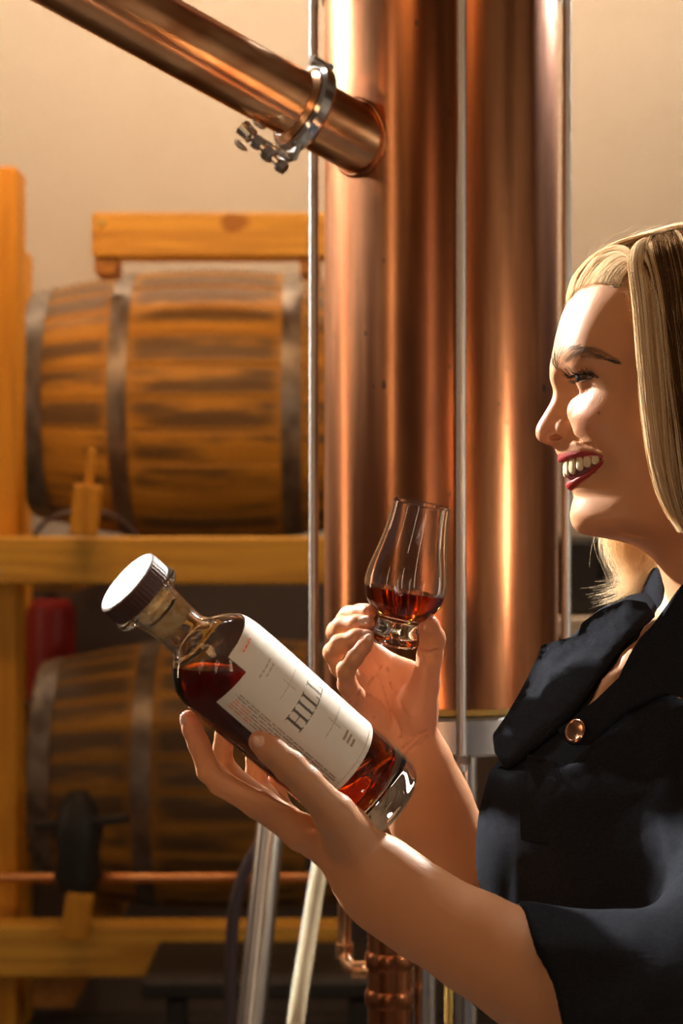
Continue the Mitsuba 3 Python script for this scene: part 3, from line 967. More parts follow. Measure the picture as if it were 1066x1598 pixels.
# ------------------------------------------------------------------ left hand and forearm (the near one, under the bottle)
Lthumb = [J(560, 1322, 1.292, 15), J(522, 1270, 1.268, 13.0), J(478, 1222, 1.256, 10.6), J(452, 1196, 1.252, 10.3), J(424, 1172, 1.250, 9.2), J(406, 1158, 1.252, 7.6)]
Lindex = [J(468, 1297, 1.305, 11.5), J(402, 1256, 1.303, 9.2), J(345, 1222, 1.300, 8.2), J(326, 1203, 1.299, 7.9), J(310, 1160, 1.297, 7.0), J(300, 1137, 1.297, 6.6), J(293, 1120, 1.298, 5.2)]
Lmid = [J(470, 1300, 1.328, 11.5), J(410, 1252, 1.338, 9.2), J(356, 1208, 1.346, 8.4), J(344, 1186, 1.347, 7.9), J(352, 1146, 1.338, 7.0), J(362, 1124, 1.332, 6.0)]
Lring = [J(480, 1306, 1.350, 11), J(430, 1258, 1.370, 8.8), J(398, 1222, 1.378, 8.0), J(400, 1180, 1.372, 7.2), J(412, 1150, 1.364, 6.0)]
Lpinky = [J(490, 1316, 1.365, 10), J(452, 1278, 1.386, 8.0), J(432, 1246, 1.390, 7.0), J(434, 1212, 1.386, 6.4), J(444, 1188, 1.380, 5.2)]
Lpalm = [[J(572, 1352, 1.300, 19), J(520, 1318, 1.312, 15), J(468, 1297, 1.306, 11.5)],
         [J(572, 1352, 1.310, 18), J(520, 1322, 1.330, 14), J(470, 1300, 1.328, 11.5)],
         [J(574, 1360, 1.318, 17), J(525, 1330, 1.345, 13), J(480, 1306, 1.350, 11)],
         [J(578, 1366, 1.322, 16), J(540, 1338, 1.355, 12), J(490, 1316, 1.365, 10)],
         [J(572, 1345, 1.296, 18), J(540, 1298, 1.284, 15.5), J(522, 1272, 1.272, 13)]]
Larm = [[J(556, 1338, 1.302, 17), J(578, 1356, 1.302, 20.5), J(604, 1378, 1.300, 22.0), J(660, 1422, 1.292, 24.5), J(740, 1470, 1.280, 29.5), J(830, 1520, 1.265, 34), J(920, 1570, 1.245, 37), J(1010, 1622, 1.225, 36)],
        [J(560, 1362, 1.312, 16), J(600, 1392, 1.308, 20), J(660, 1430, 1.298, 23)]]
lf = hand_field((P(270, 0, 1.25)[0], 1.19, 1.4 - .345), (.19, 1.405, P(0, 1085, 1.3)[2]), .0013, Lpalm, [Lthumb, Lindex, Lmid, Lring, Lpinky], Larm)
# the bottle presses the skin back where they touch
lo_b = np.min([bB, bC], 0) - .04
hi_b = np.max([bB, bC], 0) + .04


def bottle_d(x, y, z):
    q = [(x - bB[0]) * BRot[0, i] + (y - bB[1]) * BRot[1, i] + (z - bB[2]) * BRot[2, i] for i in range(3)]
    r = np.sqrt(q[0] ** 2 + q[1] ** 2)
    return np.maximum(r - (RB + .0009), -q[2] - .0006)


lf.put(lo_b, hi_b, bottle_d, .0012, 'cut', pad=.0)
# knuckle folds of the thumb
for t in (0.0, .5, 1.0):
    a, b = P(437 + 7 * t, 1218 - 2 * t, 1.2395), P(466 + 6 * t, 1186 + 8 * t, 1.2405)
    groove(lf, [a, (a + b) / 2 + (0, -.0022, 0), b], .00045, .0013)
left_arm = lf.mesh()

# ------------------------------------------------------------------ right hand and forearm (the far one, pinching the glass)
Rthumb = [J(650, 1120, 1.552, 14), J(663, 1066, 1.545, 11.5), J(671, 1022, 1.532, 10.0), J(675, 996, 1.524, 9.9), J(667, 976, 1.518, 8.8), J(661, 963, 1.5165, 6.8)]
Rindex = [J(585, 1028, 1.572, 11), J(556, 990, 1.572, 8.6), J(540, 968, 1.562, 8.0), J(545, 961, 1.556, 7.8), J(562, 957, 1.540, 7.2), J(575, 955, 1.530, 6.4)]
Rmid = [J(570, 1050, 1.566, 10.5), J(537, 1008, 1.556, 8.8), J(526, 986, 1.541, 8.3), J(534, 978, 1.530, 8.1), J(558, 974, 1.518, 7.4), J(573, 972, 1.5135, 6.2)]
Rring = [J(562, 1075, 1.558, 10), J(532, 1040, 1.538, 8.6), J(521, 1018, 1.520, 8.2), J(530, 1006, 1.510, 7.8), J(556, 996, 1.504, 7.0), J(572, 993, 1.505, 5.8)]
Rpinky = [J(562, 1098, 1.548, 9.5), J(542, 1068, 1.523, 7.6), J(540, 1045, 1.506, 7.2), J(553, 1026, 1.498, 6.8), J(568, 1008, 1.496, 5.8), J(574, 1000, 1.497, 4.6)]
Rpalm = [[J(640, 1165, 1.566, 17), J(612, 1090, 1.572, 13.5), J(588, 1030, 1.574, 11)],
         [J(638, 1165, 1.568, 17), J(598, 1100, 1.570, 13.5), J(570, 1050, 1.566, 10.5)],
         [J(632, 1168, 1.568, 17), J(590, 1115, 1.566, 13.5), J(562, 1078, 1.558, 10)],
         [J(626, 1172, 1.566, 17), J(584, 1128, 1.556, 13), J(562, 1098, 1.548, 9.5)],
         [J(645, 1160, 1.562, 17), J(651, 1110, 1.552, 15), J(660, 1068, 1.548, 12)],
         [J(655, 1090, 1.562, 10), J(640, 1050, 1.572, 7.5), J(612, 1036, 1.578, 8)],
         [J(640, 1120, 1.566, 13), J(615, 1070, 1.574, 10), J(625, 1052, 1.576, 8)]]
Rarm = [[J(640, 1150, 1.566, 17.5), J(646, 1176, 1.568, 20), J(655, 1200, 1.572, 22.5), J(672, 1255, 1.585, 30), J(695, 1320, 1.602, 33), J(730, 1395, 1.625, 33), J(800, 1500, 1.665, 33)],
        [J(634, 1165, 1.568, 16), J(640, 1200, 1.574, 20), J(660, 1260, 1.588, 27)]]
rf = hand_field((P(495, 0, 1.55)[0], 1.475, P(0, 1500, 1.62)[2]), (P(770, 0, 1.7)[0], 1.69, P(0, 938, 1.5)[2]), .0012, Rpalm, [Rthumb, Rindex, Rmid, Rring, Rpinky], Rarm, soft=(.010, .0022, .005))


def foot_d(x, y, z):
    q = [(x - gB[0]) * GRot[0, i] + (y - gB[1]) * GRot[1, i] + (z - gB[2]) * GRot[2, i] for i in range(3)]
    r = np.sqrt(q[0] ** 2 + q[1] ** 2)
    zz_ = q[2] / s
    R = np.interp(np.clip(zz_, 0, .115), [p[1] for p in go], [p[0] for p in go]) * s
    return np.maximum(r - (R + .0008), -q[2] - .0008)


rf.put(gB - .05, gT + .05, foot_d, .001, 'cut', pad=0)
CREASES = []
for ln_ in ([(556, 1092), (580, 1085), (600, 1100), (620, 1128), (625, 1150)], [(596, 1040), (580, 1060), (572, 1090), (584, 1120)], [(604, 1042), (612, 1075), (630, 1110), (642, 1150)], [(590, 1052), (604, 1090), (612, 1130)],
            [(628, 1168), (650, 1150), (667, 1140)], [(632, 1176), (652, 1160), (668, 1150)], [(655, 1012), (668, 1017), (682, 1013)], [(545, 1096), (556, 1088), (562, 1076)]):
    # a crease in the palm: find the skin under it
    pts = []
    for x, y in ln_:
        Y = np.arange(1.48, 1.60, .0006)
        q = np.array([P(x, y, t) for t in Y])
        i = np.clip(np.round((q - rf.lo) / rf.h).astype(int), 0, rf.n - 1)
        v = rf.d[i[:, 0], i[:, 1], i[:, 2]]
        hit = np.argmax(v < 0) if (v < 0).any() else None
        if hit:
            pts.append(q[hit])
    if len(pts) > 1:
        groove(rf, catmull(pts, 3), .0013, .0013)
        CREASES.append(catmull(pts, 10))
right_arm = rf.mesh()
# ------------------------------------------------------------------ head and neck
HS = 2069.0                                      # pixels in a metre at the head
HC = P(960, 620, 1.45)
el = unit(np.array([0, 0, 0]) - np.array([HC[0], HC[1], 0]))
a_ = math.radians(3.0)
el = np.array([el[0] * math.cos(a_) - el[1] * math.sin(a_), el[0] * math.sin(a_) + el[1] * math.cos(a_), 0])
ex = np.cross(np.array([0, 0, 1.0]), el)
ex = ex if ex[0] > 0 else -ex                      # backwards, away from the face


def Hd(x, y, w):
    """A point of the head: profile position (photograph's pixels) and mm from the middle plane towards the camera."""
    return HC + ex * ((x - 960) / HS) + np.array([0, 0, 1.0]) * ((620 - y) / HS) + el * (w / 1000)


prof = [(372, 1050), (378, 1005), (388, 965), (408, 930), (435, 905), (464, 889), (488, 878), (519, 868.5), (551, 862), (574, 858), (590, 858.2), (602, 861.5), (611, 863.5), (620, 862), (635, 855), (653, 844), (664, 838), (672, 836), (680, 836.5),
        (688, 842), (693, 851), (697, 864), (706, 868), (714, 873.5), (722, 878.5), (732, 884), (744, 886), (754, 889), (763, 889.5), (768, 893), (775, 895.5), (789, 892), (803, 889.5), (817, 892), (827, 899), (833, 907), (836.5, 918), (839, 936), (843, 958), (852, 989), (864, 1009),
        (880, 1024), (913, 1035), (945, 1043), (1000, 1048)]
xprof = PchipInterpolator(*np.array(prof).T)
ROWS = {  # y: (d, w) in mm behind the profile, from the middle plane out to the widest place
    372: [(0, 0), (4, 8), (8, 13), (12, 17), (16, 20), (20, 22), (24, 23), (28, 23), (32, 22), (36, 19), (40, 14), (44, 0)],
    388: [(0, 0), (3, 12), (7, 19), (12, 26), (17, 32), (23, 38), (30, 43), (40, 49), (54, 54), (78, 54), (98, 38), (110, 0)],
    408: [(0, 0), (3, 14), (7, 23), (12, 31), (17, 38), (23, 44), (31, 51), (42, 57), (58, 63), (84, 64), (118, 46), (140, 0)],
    464: [(0, 0), (2, 14), (5, 25), (9, 34), (14, 42), (20, 50), (28, 56), (38, 62), (54, 68), (85, 71), (138, 54), (174, 0)],
    519: [(0, 0), (1.8, 15), (4.5, 27), (8, 37), (12.5, 45), (18, 52), (26, 58), (37, 63), (54, 68), (88, 73), (145, 58), (187, 0)],
    556: [(0, 0), (1.6, 13), (4, 24), (7, 34), (11, 43), (16, 50), (24, 57), (36, 62), (54, 67), (88, 73), (145, 59), (192, 0)],
    575: [(0, 0), (2.2, 10), (5, 17), (9, 24), (12, 32), (16, 42), (23, 51), (34, 59), (52, 66), (88, 72), (145, 59), (192, 0)],
    595: [(0, 0), (2, 6.5), (6, 9), (11, 11.5), (16.5, 16), (19, 30), (27, 43), (36, 55), (52, 64), (88, 71), (145, 58), (188, 0)],
    612: [(0, 0), (2, 6), (7, 9), (13, 12), (19, 16), (21.5, 28), (26.5, 43), (36, 54.5), (53, 63), (88, 70), (143, 56), (183, 0)],
    632: [(0, 0), (2.4, 6.5), (8, 9.5), (15, 12), (20.5, 15), (21.8, 27), (25, 42), (35.5, 54), (55, 63), (88, 69), (140, 54), (178, 0)],
    650: [(0, 0), (2.4, 6.8), (7, 9.5), (15, 12.5), (22.0, 16), (23, 27), (26.3, 41), (37, 53.5), (57, 62), (88, 68), (138, 52), (172, 0)],
    672: [(0, 0), (2.0, 6.5), (6, 9.5), (14, 13.0), (26.5, 18.5), (27.8, 27), (31.5, 38.5), (42, 51.5), (63, 61), (90, 67), (132, 50), (168, 0)],
    686: [(0, 0), (2, 6), (6, 8.5), (14, 12.5), (23.5, 17.5), (27, 25), (34, 36), (46, 50), (63, 60), (88, 66), (126, 50), (160, 0)],
    698: [(0, 0), (1.6, 6), (4, 12), (8, 18), (14, 25), (21, 32), (30, 41), (42, 51), (58, 59), (82, 65), (118, 50), (152, 0)],
    714: [(0, 0), (1.5, 9), (4.5, 16), (9, 22), (16, 28), (25, 33.5), (33, 40), (43, 49), (57, 57), (80, 63), (110, 50), (140, 0)],
    738: [(0, 0), (1.5, 9), (5, 16), (10, 22), (17, 27.5), (24, 33), (32, 40), (42, 49), (56, 56), (78, 61), (105, 48), (132, 0)],
    757: [(0, 0), (1.6, 9), (5, 16), (10, 22), (16, 27), (23, 33), (31, 40), (41, 48), (55, 55), (78, 59), (104, 46), (128, 0)],
    776: [(0, 0), (1.6, 9), (4.5, 16), (9, 22), (15, 28), (22, 34), (31, 41), (42, 48), (56, 54), (78, 57), (102, 45), (126, 0)],
    803: [(0, 0), (1.4, 9), (4, 16), (8, 22), (14, 28), (22, 34), (32, 40), (44, 46), (58, 51), (78, 54), (102, 43), (126, 0)],
    822: [(0, 0), (2, 9), (5, 15), (9, 20), (15, 25.5), (23, 31), (33, 37), (45, 43), (58, 48), (76, 51), (100, 42), (124, 0)],
    834: [(0, 0), (3, 8), (7, 13), (12, 18), (18, 23), (26, 29), (35, 34), (46, 40), (58, 45), (75, 49), (98, 42), (120, 0)],
    843: [(0, 0), (4, 12), (8, 18), (13, 24), (19, 29), (26, 34), (33, 38), (41, 42), (50, 46), (62, 48), (84, 41), (105, 0)],
    864: [(0, 0), (3, 13), (7, 21), (12, 28), (18, 34), (24, 39), (31, 43), (38, 46), (46, 49), (58, 50), (82, 41), (108, 0)],
    900: [(0, 0), (2.5, 14), (6, 23), (11, 31), (17, 38), (24, 43), (31, 47), (38, 50), (46, 52), (58, 53), (84, 43), (112, 0)],
    1000: [(0, 0), (2.5, 16), (6, 25), (11, 34), (17, 42), (24, 48), (31, 53), (38, 56), (46, 58), (60, 59), (88, 48), (118, 0)]}
ky = np.array(sorted(ROWS), float)
kd = PchipInterpolator(ky, np.array([[p[0] for p in ROWS[y]] for y in sorted(ROWS)], float))
kw = PchipInterpolator(ky, np.array([[p[1] for p in ROWS[y]] for y in sorted(ROWS)], float))


def mm(x, y, w=0.0):
    """Head coordinates in mm: back, up, towards the camera."""
    return np.array([(x - 960) / HS * 1000, (620 - y) / HS * 1000, w])


def wtable(gu, gv):
    W = np.zeros((len(gu), len(gv)), np.float32)
    for j, v in enumerate(gv):
        y = np.clip(620 - v * HS / 1000, 372, 1000)
        d, w = kd(y), kw(y)
        x = gu - (float(xprof(y)) - 960) / HS * 1000
        q = PchipInterpolator(d, w)(np.clip(x, 0, d[-1]))
        q = np.where(x < 0, x * w[1] / d[1], q)
        q = np.where(x > d[-1], (x - d[-1]) * (w[-1] - w[-2]) / (d[-1] - d[-2]), q)
        if v > (620 - 372) / HS * 1000:
            q = q - (v - (620 - 372) / HS * 1000) * 6
        W[:, j] = q
    return W


def fine_field(lo, hi, h):
    f = Field(lo, hi, h)
    gu, gv, gw = (f.lo[k] + h * np.arange(f.n[k]) for k in range(3))
    W0 = wtable(gu, gv)
    Wa, Wb = gaussian_filter(W0, 0.9 / h), gaussian_filter(W0, 5.0 / h)
    yy = np.clip(620 - gv * HS / 1000, 372, 1000)
    dd = gu[:, None] - ((xprof(yy) - 960) / HS * 1000)[None, :]
    q = np.clip((dd - 26) / 16, 0, 1)
    q = q * q * (3 - 2 * q)
    W = Wa * (1 - q) + Wb * q
    du, dv = np.gradient(W, h)
    g = np.sqrt(1 + np.minimum(du ** 2 + dv ** 2, 60.0))
    a = np.abs(gw)[None, None, :].astype(np.float32)
    f.d = ((a - W[:, :, None]) / g[:, :, None]).astype(np.float32)
    f.d = gaussian_filter(f.d, 0.6 / h)
    return f


def both(f, fn, *pts, **kw_):
    """The same primitive on both sides of the face."""
    for s_ in (1, -1):
        fn(f, [np.asarray(p) * np.array([1, 1, s_]) for p in pts], **kw_)


hf = fine_field((-62, -150, -78), (92, 128, 78), 1.0)
EYE = mm(920.5, 593, 30.5)
for s_ in (1, -1):
    m_ = np.array([1, 1, s_])
    I3 = np.eye(3)
    hf.put(*ell(EYE * m_ + (0.6, 0.4, 0), I3, (12.9, 12.6, 13.2)), 3.5, pad=6)                       # lids over the eyeball
    hf.put(*ell(mm(912, 606, 31) * m_, frame(unit((.5, -.2, 1))), (6.5, 2.6, 3.0)), 4, pad=6)          # full lower lid of a smile
    hf.put(*ell(mm(907, 644, 29) * m_, frame(unit((-.75, .1, .65 * s_))), (12, 14, 8.5)), 6, pad=9)     # lifted cheek
    hf.put(*ell(mm(880, 672, 13.2) * m_, frame(unit((.25, 0, s_))), (7.0, 5.4, 3.2)), 4.0, pad=6)     # wing of the nose
    hf.put(*ell(mm(869, 683.5, 11.5) * m_, np.stack([unit((1, .18, .3 * s_)), unit((-.18, 1, 0)), unit((-.3, 0, s_))], 1), (6.0, 1.9, 4.8)), 1.0, 'cut', pad=3)
    hf.put(*ell(mm(893, 566, 20) * m_, frame(unit((-.8, 0, .6 * s_))), (9, 4, 4)), 6, pad=7)            # brow bone
    groove(hf, [p * m_ for p in catmull([mm(893, 652, 17.5), mm(894, 672, 20), mm(901, 688, 26), mm(917, 697, 33), mm(934, 702, 39)], 4)], 1.1, 2.4)
    groove(hf, [p * m_ for p in catmull([mm(926, 597, 45.0), mm(936, 600, 49), mm(948, 598, 53)], 3)], .7, 1.3)
    groove(hf, [p * m_ for p in catmull([mm(926, 594, 45.5), mm(940, 592, 51), mm(956, 586, 56)], 3)], .5, 1.3)
    groove(hf, [p * m_ for p in catmull([mm(890, 588, 17.5), mm(897, 583, 24), mm(910, 581.5, 36), mm(924, 588, 45)], 4)], .8, 1.2)   # fold above the lid
    groove(hf, [p * m_ for p in catmull([mm(893, 607, 17), mm(901, 617, 25), mm(915, 617, 36)], 4)], .7, 1.8)
ulip = [mm(877.5, 717, 0), mm(879, 715.5, 5), mm(882.5, 714, 12), mm(890, 711.5, 19), mm(902, 709.5, 25.5), mm(918, 708, 31), mm(933, 708.5, 35.5), mm(942, 713.5, 38.5)]
llip = [mm(891, 757, 0), mm(892, 756, 6), mm(896, 753, 13), mm(904, 747.5, 19.5), mm(915, 740.5, 25.5), mm(927, 731.5, 31), mm(937, 723, 35.5), mm(942, 716, 38.5)]
UL, LLp = catmull(ulip, 5), catmull(llip, 5)
ur = np.interp(np.linspace(0, 1, len(UL)), [0, .25, .8, 1], [2.9, 2.6, 1.4, .5])
lr_ = np.interp(np.linspace(0, 1, len(LLp)), [0, .3, .8, 1], [3.2, 2.5, 1.1, .4])
for C_, r_ in ((UL, ur), (LLp, lr_)):
    for s_ in (1, -1):
        for i in range(len(C_) - 1):
            hf.put(*seg(C_[i] * (1, 1, s_), C_[i + 1] * (1, 1, s_), r_[i], r_[i + 1]), 1.3, pad=4)


def poly2(pts):
    pg = np.array([mm(*p)[:2] for p in pts])

    def d2_(x, y):
        """signed distance to the polygon, negative inside"""
        d = np.full(np.broadcast(x, y).shape, 1e9, np.float32)
        ins = np.zeros(d.shape, bool)
        for i in range(len(pg)):
            a, b = pg[i], pg[(i + 1) % len(pg)]
            e = b - a
            t = np.clip(((x - a[0]) * e[0] + (y - a[1]) * e[1]) / (e @ e), 0, 1)
            d = np.minimum(d, (x - a[0] - t * e[0]) ** 2 + (y - a[1] - t * e[1]) ** 2)
            c = (a[1] > y) != (b[1] > y)
            ins ^= c & (x < a[0] + (y - a[1]) * e[0] / (e[1] if abs(e[1]) > 1e-9 else 1e-9))
        return np.where(ins, -1, 1) * np.sqrt(d)
    return d2_


mouth = poly2([(860, 722.5), (882, 721), (890, 717.5), (902, 714.2), (918, 711.8), (932, 711.5), (939, 714.3), (935, 720.5), (924, 729.5), (912, 738), (902, 744), (893, 749), (860, 752)])
hf.put(mm(855, 760, -45), mm(945, 705, 45), lambda x, y, z: mouth(x[:, :, 0], y[:, :, 0])[:, :, None] + 0 * z, 1.0, 'cut', pad=0)
slit = poly2([(880, 594), (890, 591.5), (899, 589.3), (910, 589), (919, 591.5), (925, 596), (916, 597.2), (906, 598.0), (896, 597.6), (888, 597)])
for s_ in (1, -1):
    hf.put(mm(880, 602, 16 * s_ if s_ > 0 else -60), mm(930, 585, 60 if s_ > 0 else -16),
           lambda x, y, z: np.maximum(slit(x[:, :, 0], y[:, :, 0])[:, :, None] + 0 * z, 18 - np.abs(z)), .6, 'cut', pad=0)
head_fine = hf.mesh()
bf = fine_field((70, -180, -80), (260, 128, 80), 2.5)               # back of the head, under the hair
head_back = bf.mesh()
nf = fine_field((20, -215, -80), (250, -135, 80), 2.0)
neck = nf.mesh()


def to_world(m):
    v = m.vertices / 1000
    m = trimesh.Trimesh(HC + v[:, :1] * ex + v[:, 1:2] * np.array([0, 0, 1.0]) + v[:, 2:] * el, m.faces, process=False)
    if m.volume < 0:
        m.invert()
    return m


head_fine, head_back, neck = to_world(head_fine), to_world(head_back), to_world(neck)

# ------------------------------------------------------------------ trunk and upper arms under the clothes
psi = math.radians(52)
tf, tl = np.array([-math.cos(psi), -math.sin(psi), 0]), np.array([math.sin(psi), -math.cos(psi), 0])
NB = np.array([.300, 1.47, 1.30])                 # base of the neck


def B(f, l, z):
    return NB + tf * f + tl * l + np.array([0, 0, z])


SHn, SHf = B(-.01, .165, -.045), B(-.08, -.14, -.05)
ELn, ELf = Larm[0][-1][:3], Rarm[0][-1][:3]
tr = Field((-.05, 1.02, .72), (.64, 1.95, 1.40), .005)
for l_ in (-.085, -.03, .03, .085):
    chain(tr, [np.r_[B(.005, l_, -.09), .066], np.r_[B(.02, l_ * .85, -.25), .076], np.r_[B(.01, l_ * .8, -.42), .07], np.r_[B(-.01, l_ * 1.05, -.55), .09]], .04)
chain(tr, [np.r_[SHf, .042], np.r_[B(.0, 0, -.03), .046], np.r_[SHn, .042]], .03)
chain(tr, [np.r_[B(.02, 0, -.10), .060], np.r_[B(.0, 0, .06), .050]], .03)
chain(tr, [np.r_[B(.085, 0, -.155), .055], np.r_[B(.02, 0, -.02), .045]], .04)
VN = np.array([[.2457, 1.454, 1.3268], [.2336, 1.442, 1.314], [.2158, 1.432, 1.2945], [.2009, 1.428, 1.2758], [.1884, 1.424, 1.2595]])
chain(tr, [np.r_[p - np.array([-.34, -.70, .60]) * .0125, .010] for p in VN], .01)         # breastbone in the opening of the jacket
chain(tr, [np.r_[SHn, .045], np.r_[ELn, .037]], .02)
chain(tr, [np.r_[SHf, .045], np.r_[ELf, .035]], .02)
for l_ in (-.075, .075):
    tr.put(*ell(B(.082, l_, -.16), np.eye(3), (.062, .062, .062)), .04)
trunk = tr.mesh()

parts_ = [man(m) for m in (left_arm, right_arm, head_fine, head_back, neck, trunk)]
body = manifold3d.Manifold.batch_boolean(parts_, manifold3d.OpType.Add)
body = max(body.decompose(), key=lambda m: m.volume())
body = tri(body)

# skin colour: lips, brows, flush
v = body.vertices
q = (v - HC)
loc = np.stack([q @ ex, q[:, 2], q @ el], 1) * 1000
aw = loc * (1, 1, np.sign(loc[:, 2:]).reshape(-1))[:0] if False else np.stack([loc[:, 0], loc[:, 1], np.abs(loc[:, 2])], 1)


def near(curve):
    """distance in mm to a curve of head coordinates, near side"""
    from scipy.spatial import cKDTree
    dense = catmull(curve, 6) if len(curve) < 20 else curve
    return cKDTree(dense).query(aw)[0]


SKIN = np.array([.73, .375, .195])
col = np.tile(SKIN, (len(v), 1))


def paint(mask, c):
    global col
    m = np.clip(mask, 0, 1)[:, None]
    col = col * (1 - m) + np.array(c) * m


def sst(a, b, x):
    t = np.clip((x - a) / (b - a), 0, 1)
    return t * t * (3 - 2 * t)


inhead = sst(20, 0, np.maximum(0, np.abs(loc[:, 0] + 20) - 70)) * (loc[:, 1] > -110)
cheek = np.linalg.norm(aw - mm(915, 650, 38), axis=1)
paint(.42 * sst(26, 4, cheek), (.74, .28, .19))
paint(.3 * sst(22, 6, np.linalg.norm(aw - mm(850, 675, 6), axis=1)), (.70, .27, .18))
def near2(curve, wmin=6):
    """distance in mm to a curve in the side view, both sides of the face"""
    from scipy.spatial import cKDTree
    return cKDTree(catmull(curve, 8)[:, :2]).query(aw[:, :2])[0] + 9 * (aw[:, 2] < wmin)


def lipmask(C_, r_):
    from scipy.spatial import cKDTree
    dist, i = cKDTree(C_).query(aw)
    return sst(1.6, .8, (dist - r_[i]) * 2.2 / (.4 + r_[i]))


paint(lipmask(UL, ur) * (loc[:, 1] > -60), (.32, .014, .016))
paint(lipmask(LLp, lr_), (.36, .02, .02))
brow = near2([mm(884, 567), mm(893, 561.5), mm(906, 557), mm(919, 555), mm(938, 562), mm(958, 574)], 9)
paint(.7 * sst(3.2, .6, brow * (1 + .055 * np.maximum(loc[:, 0] + 22, 0))), (.07, .032, .014))
paint(.9 * sst(1.5, .4, near2([mm(889, 591), mm(899, 588), mm(910, 587.5), mm(920, 590.5), mm(928, 596)], 14)), (.03, .015, .012))
paint(.6 * sst(1.3, .3, near2([mm(889, 597), mm(906, 599.5), mm(920, 598)], 14)), (.06, .03, .02))
paint(.8 * sst(4.5, 1, np.linalg.norm((aw - mm(869, 683.5, 11)) / np.array([1.5, .55, 1.2]), axis=1)), (.10, .03, .02))  # nostril: shade of the hollow put into the skin colour
hand = np.minimum.reduce([np.linalg.norm(v - p[-1][:3], axis=1) for p in (Lthumb, Lindex, Lmid, Lring, Lpinky, Rthumb, Rindex, Rmid, Rring, Rpinky)])
paint(.45 * sst(.024, .006, hand), (.84, .37, .25))
pal = np.linalg.norm(v - P(615, 1090, 1.56), axis=1)
paint(.7 * sst(.075, .03, pal), (.90, .46, .29))
from scipy.spatial import cKDTree
paint(.55 * sst(.0018, .0004, cKDTree(np.vstack(CREASES)).query(v)[0]), (.52, .17, .09))
for mx, my, my_, r_ in ((862, 1430, 1.235, .0022), (838, 1465, 1.236, .0016)):
    paint(.7 * sst(1.6, .6, np.hypot((v[:, 0] / v[:, 1] - (mx - 533) / F), ((v[:, 2] - CAMZ) / v[:, 1] - (799 - my) / F)) * 1.25 / r_) * (v[:, 1] < 1.30) * (v[:, 0] > 0), (.16, .06, .03))
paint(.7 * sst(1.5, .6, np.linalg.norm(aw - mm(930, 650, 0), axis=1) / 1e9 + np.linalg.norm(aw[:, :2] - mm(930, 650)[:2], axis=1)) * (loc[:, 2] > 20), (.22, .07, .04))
skin_b = {'type': 'principled', 'base_color': {'type': 'mesh_attribute', 'name': 'vertex_color'}, 'roughness': .42, 'specular': .45, 'sheen': .25}
scene['mat_skin_top'] = {'type': 'bumpmap', 'tex': mikit.proc(lambda p, n, uv: fbm(p.x * 1100, p.y * 1100, p.z * 1100, octaves=2), eps=2e-4), 'scale': .00022, 'b': skin_b}
# light that enters flesh comes out again reddened: part of the skin lets light through
scene['mat_skin_deep'] = {'type': 'principledthin', 'base_color': {'type': 'mesh_attribute', 'name': 'vertex_color'}, 'roughness': .6, 'diff_trans': 1.35}
scene['mat_skin'] = {'type': 'blendbsdf', 'weight': .38, 'a': {'type': 'ref', 'id': 'mat_skin_top'}, 'b': {'type': 'ref', 'id': 'mat_skin_deep'}}
woman = thing('person', 'smiling blonde woman in a dark navy jacket, in profile, holding a bottle and a glass', 'person')
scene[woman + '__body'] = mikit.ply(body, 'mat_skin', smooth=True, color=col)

# eyes, teeth
scene['mat_eye'] = {'type': 'twosided', 'b': {'type': 'principled', 'base_color': {'type': 'mesh_attribute', 'name': 'vertex_color'}, 'roughness': .08, 'clearcoat': 1.0}}
for s_ in (1, -1):
    e = trimesh.creation.icosphere(4, 11.6)
    g = unit((-1, -.03, .62 * s_ if s_ > 0 else .2))
    c = e.vertices @ g / 11.6
    cc_ = np.where(c[:, None] > math.cos(math.radians(17)), (.01, .008, .008), np.where(c[:, None] > math.cos(math.radians(42)), (.07, .032, .014), (.34, .29, .25)))  # eye white darkened for the shade under the lashes
    e.vertices += np.outer(np.clip(c - .86, 0, 1) * 9, g)
    e.vertices += EYE * (1, 1, s_)
    k = numbered(woman + '__eye')
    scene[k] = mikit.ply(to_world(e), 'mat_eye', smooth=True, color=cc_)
scene['mat_tooth'] = principled((.80, .67, .44), .2)
scene['mat_gum'] = principled((.50, .10, .09), .3)
arch = PchipInterpolator([0, 9, 16, 22, 27, 31, 34], [879.5, 881, 887, 898, 911, 926, 944])     # x of the tooth row by w
tw = [(4.2, 8.4, 745.5, 717), (11.6, 6.6, 742.5, 715.5), (17.8, 7.2, 741, 713), (23.0, 6.6, 736, 712), (27.0, 6.4, 731, 711), (30.4, 6.4, 727, 711)]
for w_, wide, yb, yt in tw:
    for s_ in (1, -1):
        e = trimesh.creation.icosphere(3, 1)
        vv = np.sign(e.vertices) * np.abs(e.vertices) ** .72
        hgt = (yb - yt) / HS * 1000 / 2
        xx = float(arch(w_))
        tang = unit(((float(arch(w_ + .5)) - float(arch(w_ - .5))) / HS * 1000, 0, 1 * 1.0))
        nor = np.array([-tang[2], 0, tang[0]])
        vv = vv * np.array([wide / 2 * .99, hgt, 2.6])
        vv[:, 0] *= 1 - .10 * (vv[:, 1] / hgt)
        vv = vv[:, :1] * tang + vv[:, 1:2] * np.array([0, 1.0, 0]) + vv[:, 2:] * nor
        vv += mm(xx + 4.5, (yb + yt) / 2, w_)
        vv[:, 2] *= s_
        part(woman, 'tooth', to_world(trimesh.Trimesh(vv, e.faces, process=False)), 'mat_tooth', smooth=True)
gp = catmull([mm(float(arch(w_)) + 7.5, yt + 1, w_) for w_, _, yb, yt in tw] + [mm(950, 712, 34)], 4)
gp = np.vstack([(gp * (1, 1, -1))[::-1], gp])
part(woman, 'gum', to_world(tube(gp, 3.0, 12)), 'mat_gum', smooth=True)
